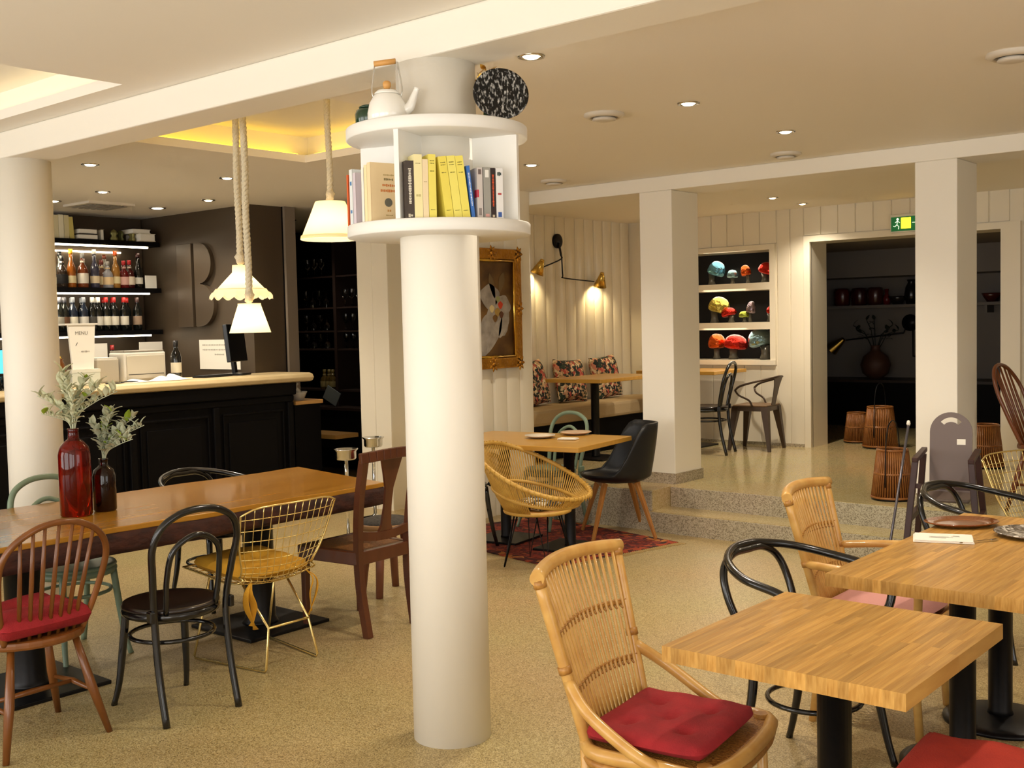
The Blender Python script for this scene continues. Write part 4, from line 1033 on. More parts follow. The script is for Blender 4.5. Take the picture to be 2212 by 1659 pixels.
for sx in (-1, 0, 1):
    for sz in (-1, 0, 1):
        if sx == 0 and sz == 0: continue
        c = Vector((sx * (PW - .04), -.055, sz * (PH - .04))); b = MB()
        for k in range(7):
            a = k * 2 * PI / 7; q = c + Vector((.035 * math.cos(a), 0, .045 * math.sin(a)))
            b.lathe([(.001, -.022), (.010, -.012), (.013, .004), (.001, .024)], 8, Matrix.Translation(q) @ Matrix.Rotation(PI / 2 - a, 4, 'Y') @ Matrix.Scale(.5, 4, (0, 1, 0)))
        b.lathe([(.001, -.012), (.026, 0), (.001, .02)], 10, Matrix.Translation(c) @ Matrix.Rotation(PI / 2, 4, 'X') @ Matrix.Scale(.5, 4, (0, 0, 1)))
        obj('carved_ornament', b, GILT, pt)
obj('canvas', MB().box(-PW + .09, PW - .09, -.022, -.012, -PH + .09, PH - .09), ramp_mat('dark oil ground', [(0, '#1f1108'), (.4, '#4a2f12'), (.6, '#6a4a1e'), (1, '#3a2812')], 5, .5, 'noise'), pt)
def blob(x, z, w_, h_, m, dy=.0, rz=0):
    pts = [(w_ * math.cos(a) * (1 + .12 * math.sin(3 * a)), h_ * math.sin(a) * (1 + .1 * math.cos(4 * a))) for a in [2 * PI * k / 20 for k in range(20)]]
    obj('brushwork', MB().prism(pts, 0, .002, Matrix.Translation((x, -.0225 - dy, z)) @ Matrix.Rotation(rz, 4, 'Y') @ Matrix.Rotation(PI / 2, 4, 'X')), m, pt)
cloth = mat('painted cloth', '#a79d90', .6, var=(12, .3), col2='#6f675e')
pale = mat('painted highlight', '#a89e90', .6, var=(16, .3), col2='#7a7166')
blob(-.02, -.20, .12, .20, cloth, 0, .5); blob(.10, -.08, .15, .15, cloth, .0005, -.5); blob(.16, .02, .10, .09, pale, .001, .4); blob(.0, .10, .12, .10, cloth, .001); blob(.05, -.22, .05, .16, pale, .0015, .6); blob(.17, -.13, .05, .12, pale, .0015, .5); blob(.03, .19, .03, .10, mat('painted haze', '#6a5536', .6), .001, -.3); blob(.15, .22, .035, .08, mat('painted haze', '#6a5536', .6), .001, .3)
for x, z, r, c in ((.13, .03, .03, '#b8391c'), (.09, -.03, .035, '#9a7a3a'), (.06, -.08, .03, '#6a4a22'), (.14, -.05, .028, '#5a3420'), (.1, .08, .025, '#8a8a5a'), (.02, 0, .03, '#c8b480')): blob(x, z, r, r, mat('paint ' + c, c, .5), .002)
# ------------------------------------------------------------------ bar
bar = thing('bar_counter', 'long black panelled bar counter with rounded stone top', 'counter', (-7.8, 0, 0))
obj('body', MB().box(-.53, -.10, 1.2, 6.30, 0, 1.08).box(-.53, -.06, 1.2, 6.34, 1.08, 1.14), BLACKW, bar)
obj('cornice', MB().box(-.10, -.045, 1.2, 6.33, 1.03, 1.14).box(-.10, -.07, 1.2, 6.32, .97, 1.03), BLACKW, bar, bevel=.012)
topo = MB(); prf = [(-.535, 1.14), (-.06, 1.14), (-.02, 1.15), (.0, 1.18), (-.02, 1.21), (-.06, 1.22), (-.535, 1.22)]
topo.prism([(x, z) for x, z in prf], -6.50, -1.2, Matrix.Rotation(PI / 2, 4, 'X'))
obj('counter_top', topo, STONE, bar, bevel=.006)
obj('plinth', MB().box(-.11, -.075, 1.2, 6.31, 0, .12), BLACKW, bar, bevel=.008)
y = 6.28
for k in range(6):
    y1 = y - .78
    for (a, b, c, d) in ((y - .07, y1 + .07, .17, .19), (y - .07, y1 + .07, .89, .91)): obj('panel_moulding', MB().box(-.10, -.078, b, a, c, d), BLACKW, bar, bevel=.006)
    for yy in (y - .08, y1 + .07): obj('panel_moulding', MB().box(-.10, -.078, yy, yy + .012, .19, .89), BLACKW, bar, bevel=.005)
    obj('pilaster_strip', MB().box(-.10, -.065, y - .03, y + .03, .12, .97), BLACKW, bar, bevel=.008)
    obj('panel', MB().box(-.10, -.086, y1 + .13, y - .14, .25, .83), BLACKW, bar, bevel=.01)
    y = y1
lc = thing('end_cabinet', 'low black cabinet with wooden ledge at the end of the bar', 'cabinet', (-8.0, 6.48, 0))
obj('body', MB().box(-.30, .08, -.12, .18, 0, .93), BLACKW, lc)
obj('ledge', MB().box(-.32, .10, -.12, .20, .93, .965), mat('ledge wood', '#b98d4f', .4), lc, bevel=.006)
bk = thing('coffee_grinder_tray', 'white plastic dispenser on the low bar ledge', 'dispenser', (-8.0, 6.47, .965))
obj('tray', MB().lathe([(.05, 0), (.075, .06), (.085, .075), (.08, .08), (.001, .07)], 20), mat('grey white plastic', '#b9b3a6', .4), bk)
obj('neck', MB().tube(cat([(0, .0, .07), (0, -.03, .12), (0, -.01, .155)], 4), [.035, .02, .012], 10), mat('grey white plastic', '#b9b3a6', .4), bk)

# back shelves with light strips
LEDW = mat('shelf light', '#fff4dc', .4, emit=9, ecol='#ffefd0')
def bshelf(z, lab, y1=6.24):
    t = thing('bottle_shelf', lab, 'shelf', (-9.95, 3.8, z), 0, 'lit bar shelves')
    obj('board', MB().box(-.17, .17, -2.4, y1 - 3.8, -.045, 0), BLACKW, t)
    obj('light_strip', MB().box(.11, .14, -2.4, 2.33, -.062, -.046), LEDW, t)
    light('shelf_glow', 'AREA', (.08, 1.3, -.07), 5, (1, .86, .62), t).data.size = .25
    return t
bshelf(2.50, 'top lit black shelf of the bar, holding books'); bshelf(2.047, 'middle lit black shelf of the bar, holding spirits'); bshelf(1.638, 'lower lit black shelf of the bar, holding wine')
obj('light_strip', MB().box(-10.11, -10.09, 4.6, 6.0, 2.40, 2.415), LEDW, None, label='thin rear light strip under the top bar shelf', cat_='light strip')
bc = thing('back_counter', 'low dark back counter below the wine shelf', 'counter', (-9.9, 3.8, 0))
obj('body', MB().box(-.21, .25, -2.4, 2.44, 0, 1.02), BLACKW, bc); obj('worktop', MB().box(-.21, .27, -2.4, 2.44, 1.02, 1.05), DARKWALL, bc)

CAPM = {}
def bottle(kind, x, y, z, glass, label, lab='#e8dfc6', cap='#222222', liquid=None, s=1.0, group=None, scale=1):
    t = thing('bottle', label, 'bottle', (x, y, z), 0, group)
    if kind == 'wine': prof = [(.034, 0), (.037, .006), (.037, .17), (.03, .205), (.016, .235), (.0145, .27), (.016, .272)]; lz, cz, h, lr = (.05, .13), (.255, .302), .3, .0376
    elif kind == 'slim': prof = [(.033, 0), (.036, .006), (.036, .15), (.028, .19), (.015, .225), (.014, .29)]; lz, cz, h, lr = (.04, .10), (.285, .325), .32, .0366
    else: prof = [(.040, 0), (.043, .006), (.043, .13), (.036, .165), (.017, .19), (.016, .24)]; lz, cz, h, lr = (.035, .115), (.235, .28), .28, .0436
    scale *= 1.16; s *= 1.06
    prof = [(r * scale, q * s) for r, q in prof]; seg = 20
    obj('glass', MB().lathe(prof, seg), mat('bottle ' + glass, glass, .06, coat=.5), t)
    obj('paper_label', MB().lathe([(lr * scale, lz[0] * s), (lr * scale + .0004, lz[0] * s + .001), (lr * scale + .0004, lz[1] * s)], seg, cap=False), mat('label ' + lab, lab, .7), t)
    obj('cap', MB().lathe([(.0165 * scale, cz[0] * s), (.0175 * scale, cz[0] * s + .002), (.0165 * scale, cz[1] * s)], 12), mat('cap ' + cap, cap, .35), t)
    if kind != 'wine': obj('neck_band', MB().lathe([(.0185 * scale, .20 * s), (.0185 * scale, .215 * s)], 12, cap=False), mat('label ' + lab, lab, .7), t)
Z2, Z3 = 2.047, 1.638; GS, GW = 'spirit bottles on the lit bar shelf', 'wine bottles on the lit bar shelf'
for k, (y, kind, gl, lab, cap, s, desc) in enumerate([
    (5.255, 'fat', '#241a14', '#14110f', '#111111', 1.0, 'square whiskey bottle with black label next to the bar column'),
    (5.345, 'slim', '#8a4a12', '#d9c89a', '#e0b030', 1.05, 'amber spirit bottle with yellow capsule'),
    (5.460, 'fat', '#6a3216', '#ded6c4', '#8c8a84', 1.12, 'brown spirit bottle with large white label'),
    (5.581, 'slim', '#3b3a4a', '#d9c4a0', '#d8d4c8', 1.06, 'tall bluish glass bottle with white neck label'),
    (5.680, 'fat', '#6a4a3a', '#cdbb90', '#6a2a20', .92, 'squat spirit bottle with pale label, half hidden'),
    (5.715, 'fat', '#8d8a8c', '#d7b98a', '#9a948a', .86, 'clear spirit bottle with amber foot'),
    (5.798, 'slim', '#9a6a2c', '#d8c696', '#c9541c', 1.04, 'golden spirit bottle with orange capsule'),
    (5.885, 'fat', '#5a0f10', '#cfa092', '#b01a1c', .90, 'red liqueur bottle with red cap, first of two'),
    (5.945, 'fat', '#3a0c0c', '#d8c8b0', '#b01a1c', .92, 'red liqueur bottle with red cap, second of two'),
    (6.042, 'slim', '#12100c', '#d9d2c0', '#3a1410', 1.0, 'dark liqueur bottle with round white seal')]):
    bottle(kind, -9.86 - .05 * (k in (4,)), y, Z2, gl, desc, lab, cap, s=s, group=GS)
for k, (y, kind, gl, lab, cap, s, desc) in enumerate([
    (5.30, 'slim', '#2a2c26', '#b8b09a', '#1a1a1a', 1.0, 'dark spirit bottle in the back row behind the yellow capped one'), (5.415, 'slim', '#7a4a1c', '#c9b98c', '#b8b4aa', .98, 'amber spirit bottle in the back row'),
    (5.53, 'fat', '#4a2a18', '#cfc4a8', '#3a2a20', 1.0, 'brown spirit bottle in the back row behind the tall bluish one'), (5.755, 'slim', '#8a8478', '#c8b48a', '#7a3a20', .95, 'pale spirit bottle in the back row beside the golden one')]):
    bottle(kind, -9.985, y, Z2, gl, desc, lab, cap, s=s, group=GS)
for k, (y, cap, desc) in enumerate([(5.30, '#3a3a40', 'wine bottle in the back row with black capsule'), (5.40, '#9a9ea4', 'wine bottle in the back row with silver capsule'), (5.50, '#9a9ea4', 'wine bottle in the back row with dull grey capsule'), (5.64, '#c9c4ba', 'wine bottle in the back row with pale capsule'), (5.725, '#a8201e', 'wine bottle in the back row between two red capsules'), (5.82, '#a8201e', 'wine bottle in the back row with bright red capsule')]):
    bottle('wine', -9.985, y, Z3, '#10110f', desc, '#8a8272', cap, group=GW)
for k, (y, lab, cap, desc) in enumerate([
    (5.215, '#8d8778', '#3a3a40', 'wine bottle touching the bar column'), (5.262, '#5a3a20', '#3a3a40', 'wine bottle with copper label'),
    (5.345, '#cfc8b4', '#8a8f96', 'wine bottle with grey capsule and pale label, first of two'), (5.452, '#c9c4b8', '#8a8f96', 'wine bottle with grey capsule and pale label, second of two'),
    (5.540, '#4a463e', '#dcd8cc', 'dark wine bottle with white capsule and black label'), (5.600, '#d8d2c2', '#e6e2d8', 'wine bottle with white capsule'),
    (5.682, '#e0d9c4', '#b3221f', 'wine bottle with red capsule and tall cream label, first of pair'), (5.765, '#e2dac6', '#b3221f', 'wine bottle with red capsule and tall cream label, second of pair'),
    (5.870, '#e4dcc8', '#b3221f', 'wine bottle with red capsule and square white label'), (5.935, '#1c1512', '#b3221f', 'dark wine bottle with red capsule and no visible label'),
    (6.014, '#a58a70', '#4a3430', 'wine bottle with brown capsule and tan label nearest the logo wall')]):
    bottle('wine', -9.86 - .06 * (k in (9,)), y, Z3, '#0d100e' if k not in (2, 3) else '#1a2230', desc, lab, cap, group=GW)
for k, y in enumerate((5.66, 5.75)): bottle('wine', -9.90, y, 1.05 + .13, '#140c0c', ('dark bottle with red cap left of the printer', 'dark bottle with red cap behind the printer')[k], '#2a1a18', '#a02a2a', s=1.0, group='red capped bottles under the lowest shelf')
obj('bottle_crate', MB().box(-10.02, -9.78, 5.56, 5.86, 1.05, 1.06).box(-10.02, -9.78, 5.56, 5.575, 1.06, 1.18).box(-10.02, -9.78, 5.845, 5.86, 1.06, 1.18).box(-10.0, -9.8, 5.58, 5.84, 1.06, 1.178), BLACKW, None, label='low black crate on the back counter under two bottles', cat_='crate')
# books and boxes on the top shelf
Z1 = 2.50
for k, (y, w_, h, c, d) in enumerate([(5.20, .05, .215, '#d8cda6', 'cream book upright by the bar column on the top shelf'), (5.252, .05, .22, '#e4dcc0', 'white book upright, second on the top shelf'), (5.304, .048, .218, '#cfc49a', 'pale yellow book upright, third on the top shelf'), (5.356, .045, .205, '#c9b96a', 'yellow spined book leaning at the end of the upright books')]):
    t = thing('book', d, 'book', (-9.83, y, Z1), (0.03 * k * (k == 3) * -1, 0, 0), 'books on the top bar shelf')
    t.rotation_euler = (.06 if k == 3 else 0, 0, 0)
    obj('cover', MB().box(-.15, 0, -w_ / 2, w_ / 2, 0, h), mat('bk ' + c, c, .6), t, bevel=.003)
    obj('pages', MB().box(-.148, -.004, -w_ / 2 + .004, w_ / 2 - .004, h, h + .0015), PAPER, t)
def boxbook(x0, x1, y0, y1, z, th, c, label):
    t = thing('box_file', label, 'book', ((x0 + x1) / 2, (y0 + y1) / 2, z), 0, 'flat books on the top bar shelf'); a, b = (x1 - x0) / 2, (y1 - y0) / 2
    obj('cover', MB().box(-a, a, -b, b, 0, .006).box(-a, a, -b, b, th - .006, th).box(-a, -a + .006, -b, b, .006, th - .006), mat('bk ' + c, c, .6), t)
    obj('pages', MB().box(-a + .006, a - .006, -b + .005, b - .005, .006, th - .006), PAPER, t)
boxbook(-9.98, -9.80, 5.405, 5.60, Z1, .05, '#3a332c', 'dark bound book lying flat, bottom of the small stack'); boxbook(-9.98, -9.80, 5.41, 5.595, Z1 + .051, .05, '#4a4238', 'dark bound book lying flat, top of the small stack')
boxbook(-9.97, -9.83, 5.645, 5.68, Z1, .105, '#8a7a5c', 'narrow upright box beside the stacked books')
for k, (x, y, c) in enumerate(((-9.83, 5.78, '#6f6a3a'), (-9.88, 5.88, '#5a5a30'), (-9.82, 5.97, '#857c4a'))):
    o = obj('brass_figure', MB().lathe([(.03, 0), (.036, .02), (.02, .045), (.034, .07), (.018, .1), (.001, .11)], 14, wob=lambda a, z, k=k: .25 * math.sin(3 * a + k)), mat('patina ' + c, c, .35, metal=.5), None, (x, y, Z1), label=('greenish metal ornament nearest the narrow box', 'greenish metal ornament in the middle of three', 'greenish metal ornament nearest the white boxes')[k], cat_='ornament', group='ornaments on the top bar shelf')
boxbook(-9.98, -9.72, 5.995, 6.16, Z1, .075, '#d3cbb4', 'white box at the end of the top bar shelf'); boxbook(-9.98, -9.74, 5.93, 6.12, Z1 + .076, .04, '#dcd6c6', 'flat white box lying on another at the shelf end')
obj('price_card', MB().box(-9.80, -9.795, 6.075, 6.20, Z2, Z2 + .125), PAPER, None, rot=(0, 0, 0), label='white card standing beside the spirit bottles', cat_='card')
# letter B on the logo wall
lg = thing('letter_sign', 'large raised letter B on the dark bronze wall', 'letter', (-9.22, 6.263, 2.055))
BR = mat('dark bronze letter', '#4d4031', .36, metal=.15)
obj('stem', MB().box(-.245, -.005, -.045, .0, -.40, .40), BR, lg, bevel=.003)
def dshape(r, h, z, d0, nm):
    pts = [(.0, -h / 2)] + [(r * math.cos(a) * 1.0, h / 2 * math.sin(a)) for a in [-PI / 2 + PI * k / 24 for k in range(25)]] + [(0, h / 2)]
    obj(nm, MB().prism(pts, 0, d0, Matrix.Translation((.12, 0, z)) @ Matrix.Rotation(PI / 2, 4, 'X')), BR, lg)
dshape(.185, .38, .205, .04, 'upper_bowl'); dshape(.22, .40, -.195, .045, 'lower_bowl')
obj('bowl_plate', MB().box(.03, .121, -.036, 0, -.395, .395), BR, lg)
# things on the counter
CT = 1.22
prn = thing('printer', 'beige desktop printer on the bar counter', 'printer', (-8.22, 5.00, CT))
obj('body', MB().box(-.12, .11, -.19, .19, 0, .235), WHITEPL, prn, bevel=.012); obj('front_tray', MB().box(.11, .122, -.17, .17, .02, .21), mat('printer front', '#c9c0ac', .4), prn, bevel=.004)
obj('slot', MB().box(.115, .124, -.16, .16, .055, .06), PRINTINK, prn); obj('top_lid', MB().box(-.12, .10, -.18, .18, .235, .25), mat('printer grey', '#8f887a', .4), prn, bevel=.004)
rp = thing('receipt_printer', 'small grey plastic machine left of the beige printer', 'machine', (-8.25, 4.70, CT)); obj('body', MB().box(-.1, .1, -.1, .09, 0, .19), mat('printer grey2', '#b5ad9c', .45), rp, bevel=.01); obj('lid', MB().box(-.09, .09, -.09, .08, .19, .2), WHITEPL, rp)
ms = thing('menu_stand', 'white flared menu stand on the bar counter', 'sign', (-7.97, 4.385, CT + .125))
me = MB(); me.add([(0, -.11, .345), (0, .11, .345), (0, .085, 0), (0, -.085, 0), (-.02, -.11, .345), (-.02, .11, .345), (-.02, .085, 0), (-.02, -.085, 0)], [(0, 1, 2, 3), (7, 6, 5, 4), (0, 4, 5, 1), (1, 5, 6, 2), (2, 6, 7, 3), (3, 7, 4, 0)])
obj('panel', me, PAPER, ms); obj('top_edge', MB().box(-.10, .012, -.14, .125, .338, .35), PAPER, ms); obj('side_flap', MB().add([(-.002, .11, .338), (-.05, .125, .338), (-.02, .092, .14)], [(0, 1, 2)]), PAPER, ms)
tm = text_mesh('MENU', .038, .0005); tm.materials.append(mat('menu ink', '#7a7264', .8)); obj('menu_heading', tm, None, ms, (.001, -.005, .275), (PI / 2, 0, PI / 2))
obj('hand_note', scribble(.07, .016, 7, 3, .5), mat('menu ink', '#7a7264', .8), ms, (.001, .02, .135), (PI / 2, 0, PI / 2)); obj('pen_stroke', MB().bar((.001, -.055, .18), (.001, -.04, .205), .001, .004), PRINTINK, ms)
tb = thing('card_box', 'pale box below the menu stand', 'box', (-7.97, 4.385, CT)); obj('body', MB().box(-.06, .04, -.115, .115, 0, .115), mat('pale green card', '#cfd0bd', .7), tb, bevel=.004); obj('lid', MB().box(-.062, .042, -.117, .117, .1, .124), mat('pale card lid', '#d8d6c4', .7), tb)
av = thing('amber_vase', 'amber glass vessel half hidden by the bar column', 'vase', (-8.02, 4.215, CT)); obj('glass', MB().lathe([(.04, 0), (.06, .03), (.062, .1), (.04, .17), (.03, .2), (.036, .21)], 24), mat('amber glass', '#6a3a0c', .08, coat=.5), av); obj('stopper', MB().lathe([(.028, .2), (.02, .23), (.001, .235)], 14), BRASS, av)
bottle('wine', -8.13, 5.30, CT, '#0c0d0c', 'black wine bottle with cream label standing on the bar counter', '#d8ceb4', '#15110f')
mo = thing('monitor', 'black monitor seen edge on at the end of the bar counter', 'monitor', (-8.13, 5.93, CT), .5)
obj('screen', MB().box(-.02, .02, -.17, .17, .12, .45, Matrix.Rotation(-.1, 4, 'Y')), BLKPL, mo, bevel=.006); obj('back_shell', MB().box(-.05, -.02, -.1, .1, .16, .4, Matrix.Rotation(-.1, 4, 'Y')), BLKPL, mo, bevel=.01)
obj('stand', MB().bar((-.04, 0, .02), (-.06, 0, .22), .05, .03), BLKPL, mo); obj('foot', MB().box(-.13, .07, -.1, .1, 0, .018), BLKPL, mo, bevel=.006)
kb = thing('keyboard', 'black keyboard lying on the bar counter', 'keyboard', (-8.08, 5.62, CT), .2); obj('base', MB().box(-.07, .07, -.17, .17, 0, .015), BLKPL, kb, bevel=.004)
obj('keys', MB().box(-.06, .06, -.16, .16, .015, .02), mat('dark keys', '#1d1c1c', .5), kb)
for k, (x, y, rz, d) in enumerate(((-7.98, 4.86, .2, 'loose white sheet on the bar counter near the box'), (-7.96, 5.08, -.15, 'open white leaflet on the bar counter'), (-8.0, 5.23, .5, 'folded paper tent on the bar counter'))):
    f = MB().grid(lambda u, v, k=k: Vector(((u - .5) * .16, (v - .5) * .22, .004 + .022 * math.sin(PI * v) ** 2 * (1 + .6 * k) * (.5 + .5 * math.cos(3 * u)))), 6, 10)
    o = obj('paper_sheet', f, PAPER, None, (x, y, CT), (0, 0, rz), label=d, cat_='paper'); sm = o.modifiers.new('thick', 'SOLIDIFY'); sm.thickness = .0012
obj('cable', MB().tube(cat([(-7.95, 4.55, CT + .006), (-7.92, 4.66, CT + .006), (-7.96, 4.74, CT + .012), (-7.93, 4.82, CT + .006)], 6), .005, 6), BLKPL, None, label='black cable on the bar counter behind the foliage', cat_='cable')
nt_ = thing('wall_notice', 'white paper notice pinned to the dark wall behind the monitor', 'notice', (-8.875, 6.262, 1.39)); obj('sheet', MB().box(-.32, .32, -.006, 0, -.14, .14), PAPER, nt_)
for k in range(3): obj('print_line', scribble(.42 if k < 2 else .15, .014, 16, k), mat('pale print', '#a8a294', .8), nt_, (-.06 if k < 2 else .0, -.0065, .09 - .045 * k), (PI / 2, 0, 0))
for k, y in enumerate((5.46, 6.05)): obj('wall_card', MB().box(-9.70, -9.69, y - .13, y + .12, 1.36, 1.52), PAPER, None, label=('white sheet under the lowest bar shelf behind the printer', 'white sheet under the lowest bar shelf next to the logo wall')[k], cat_='paper')
tbx = thing('tablet_screen', 'glowing cyan screen at the left end of the bar', 'screen', (-8.05, 3.80, CT), .0); obj('display', MB().box(-.004, .0, -.14, .14, .12, .29), mat('cyan screen', '#58c0dc', .3, emit=.9), tbx); obj('case', MB().box(-.03, -.004, -.15, .15, .11, .30), BLKPL, tbx, bevel=.005); obj('foot', MB().box(-.09, .03, -.07, .07, 0, .012).bar((-.03, 0, .01), (-.02, 0, .14), .04, .02), BLKPL, tbx)
for k, (x, y) in enumerate(((-7.93, 3.67), (-7.98, 3.74), (-7.92, 3.76))): obj('water_glass', MB().lathe([(.03, 0), (.032, .004), (.036, .1), (.0345, .1), (.029, .008), (.001, .008)], 18), GLASS, None, (x, y, CT), label=('clear glass by the cyan screen, closest to the counter edge', 'clear glass by the cyan screen, touching the screen foot', 'clear glass by the cyan screen, closest to the bar column')[k], cat_='glass', group='glasses at the left end of the bar')

# ------------------------------------------------------------------ black pantry cabinet with glasses
gc = thing('glass_cabinet', 'tall black open cabinet of wine glasses in the pantry', 'cabinet', (-9.6, 8.3, 0))
obj('carcass', MB().box(-1.0, 1.0, .16, .2, 0, 2.6).box(-1.02, -1.0, -.15, .2, 0, 2.6).box(1.0, 1.02, -.15, .2, 0, 2.6).box(-1.0, 1.0, -.3, .2, .3, .72), BLACKW, gc)
DKS = mat('dark cabinet wood', '#2e2019', .5)
obj('post', MB().box(.19, .235, -.16, .16, .72, 2.6), DKS, gc)
for z in (2.19, 1.845, 1.585, 1.385, .93): obj('shelf', MB().box(-1.0, 1.0, -.15, .16, z - .018, z), DKS, gc)
obj('worktop', MB().box(-1.05, 1.05, -.32, .2, .72, .75), DKS, gc)
def wineglass(x, z, up, h, label):
    pr = [(.03, 0), (.03, .002), (.004, .006), (.004, h * .42), (.02, h * .5), (.034, h * .68), (.03, h)]
    M_ = None if up else Matrix.Translation((0, 0, h)) @ Matrix.Rotation(PI, 4, 'X')
    obj('wine_glass', MB().lathe(pr, 12, M_, cap=False), GLASS, None, (x, 8.22, z), label=label, cat_='glass', group='wine glasses in the black cabinet')
for z, n, h, lab in ((1.845, 4, .19, 'second shelf of the pantry cabinet'), (1.585, 4, .18, 'third shelf of the pantry cabinet'), (1.385, 4, .165, 'fourth shelf of the pantry cabinet')):
    for k in range(n): wineglass(-9.96 + .115 * k, z, k % 2 == 0, h, ('first', 'second', 'third', 'fourth')[k] + ' wine glass of four, wide bay, ' + lab)
    for k in range(3): wineglass(-9.30 + .11 * k, z, True, h * 1.02, ('first', 'second', 'third')[k] + ' wine glass of three, narrow bay, ' + lab)
for k in range(3): wineglass(-9.92 + .12 * k, 1.845 + .345 - .0, True, .2, ('first', 'second', 'third')[k] + ' wine glass of three on the top shelf of the pantry cabinet')
for k, x in enumerate((-9.66, -9.58, -9.52)): bottle('fat', x, 8.2, .93, '#4a3a18', ('small amber bottle, first of three on the cabinet base shelf', 'small amber bottle, second of three on the cabinet base shelf', 'small amber bottle, third of three on the cabinet base shelf')[k], '#8a7a4a', '#6a5a2a', s=.75)
obj('tablet', MB().box(-.10, .10, -.006, .006, 0, .16, Matrix.Rotation(.5, 4, 'Y')), mat('tablet silver', '#aeb6b4', .3, metal=.6), None, (-9.42, 8.05, .80), (0, 0, .2), bevel=.004, label='silver tablet propped on the dark pantry worktop', cat_='tablet')
obj('bench_board', MB().box(-8.9, -8.35, 7.2, 7.5, .52, .56), mat('ledge wood', '#b98d4f', .4), None, label='wooden board seat glimpsed in the dark pantry', cat_='bench')

# ------------------------------------------------------------------ alcove bench, cushions, wall lamp
be = thing('alcove_bench', 'beige upholstered bench along the fluted alcove wall', 'bench', (-6.72, 9.0, PZ))
BEI = mat('beige upholstery', '#b39b74', .85, bump=(160, .3))
obj('base', MB().box(-.24, .20, -1.3, 1.38, 0, .34), BLACKW, be); obj('seat_pad', MB().box(-.25, .26, -1.3, 1.38, .34, .49), BEI, be, bevel=.03)
FLOR = ramp_mat('floral print', [(0, '#141c18'), (.22, '#2a3a2a'), (.38, '#b8966c'), (.55, '#dcc39c'), (.68, '#b0483a'), (.80, '#1c241c'), (.90, '#cc8468')], 30, .85)
def pillow(label, y, z, rx, rz, s=.45):
    n = 16
    def S(u, v, sg):
        a, b = u * 2 - 1, v * 2 - 1; k = max(0, (1 - a ** 4) * (1 - b ** 4)) ** .5
        e = 1 - .07 * (1 - a * a) * b * b - .07 * (1 - b * b) * a * a
        return Vector((sg * .075 * k, a * s / 2 * e, s / 2 + b * s / 2 * e))
    m = MB().grid(lambda u, v: S(u, v, 1), n, n).grid(lambda u, v: S(v, u, -1), n, n)
    o = obj('floral_pillow', m, FLOR, None, (-6.83, y, z), (rx, -.22, rz), label=label, cat_='pillow', group='floral pillows on the alcove bench'); return o
pillow('floral pillow on the alcove bench, half hidden by the boarded wall', 8.52, PZ + .492, .12, .1)
pillow('floral pillow on the alcove bench, middle one behind the table', 9.08, PZ + .492, -.04, -.05)
pillow('floral pillow on the alcove bench, closest to the square pillar', 9.74, PZ + .492, .06, .0, .46)
sc_ = thing('wall_lamp', 'two armed black wall lamp with brass cone shades', 'lamp', (-6.99, 9.06, 0))
obj('wall_plate', MB().lathe([(.075, 0), (.075, .02), (.06, .028), (.001, .028)], 28, Matrix.Translation((0, 0, 2.45)) @ Matrix.Rotation(PI / 2, 4, 'Y')), BLKMET, sc_)
obj('arm', MB().tube(cat([(.03, .0, 2.43), (.05, .01, 2.30), (.06, .012, 2.10), (.07, .03, 2.07), (.10, .50, 2.04)], 6), .007, 8), BLKMET, sc_)
obj('arm', MB().tube(cat([(.03, -.01, 2.43), (.06, -.02, 2.31), (.07, -.03, 2.26), (.10, -.40, 2.16)], 6), .007, 8), BLKMET, sc_)
def cone(c, d, lit):
    d = Vector(d).normalized(); q = Vector((0, 0, -1)).rotation_difference(d).to_matrix().to_4x4()
    M_ = Matrix.Translation(c) @ q
    s_ = obj('cone_shade', MB().lathe([(.022, .06), (.026, .055), (.07, -.075), (.066, -.075), (.024, .045)], 28, M_, cap=False), BRASS, sc_)
    obj('shade_cap', MB().lathe([(.024, .06), (.02, .08), (.001, .082)], 18, M_), BRASS, s_)
    b = Vector(c) + d * .03
    obj('bulb', MB().lathe([(.001, -.03), (.022, -.01), (.022, .02), (.001, .04)], 14, Matrix.Translation(b)), mat('bulb glow', '#ffe7b0', .4, emit=9), sc_)
    light('lamp_glow', 'SPOT', Vector(c) + d * .06, lit, (1, .78, .42), sc_, .03, 2.3, .5, (Vector((0, 0, -1)).rotation_difference(d)).to_euler())
cone((.12, .60, 2.06), (-.35, .15, -1), 9); cone((.12, -.44, 2.17), (-.4, -.2, -1), 9)

# ------------------------------------------------------------------ platform: lanterns, dark room
def lantern(label, loc, s=1, handle=True):
    t = thing('bamboo_lantern', label, 'lantern', loc, 0, 'bamboo floor lanterns'); t.scale = (s, s, s)
    m = mat('dark bamboo', '#9a6430', .35, var=(20, .3), col2='#7a461c')
    b = MB(); n = 48
    for k in range(n):
        a = 2 * PI * k / n; b.tube([(.145 * math.cos(a), .145 * math.sin(a), .02), (.105 * math.cos(a), .105 * math.sin(a), .36)], .0068, 5)
    obj('slats', b, m, t, kind='stuff')
    for z, r in ((.02, .148), (.19, .126), (.36, .106)): obj('hoop_band', MB().tube(ring(r, z, 28), .009, 6, True), m, t)
    obj('core', MB().lathe([(.125, .03), (.09, .35)], 20, cap=False), mat('lantern core', '#5a2e12', .8), t)
    obj('foot_ring', MB().lathe([(.15, 0), (.152, .02), (.14, .022)], 28), BLKMET, t)
    if handle: obj('hoop_handle', MB().tube(cat([(.0, -.14, .1), (0, -.13, .36), (0, -.09, .52), (0, 0, .57), (0, .09, .52), (0, .13, .36), (0, .14, .1)], 6), .0045, 6), BLKMET, t)
lantern('dark bamboo lantern with wire hoop on the platform edge by the pillar', (-3.0, 7.74, PZ), .98)
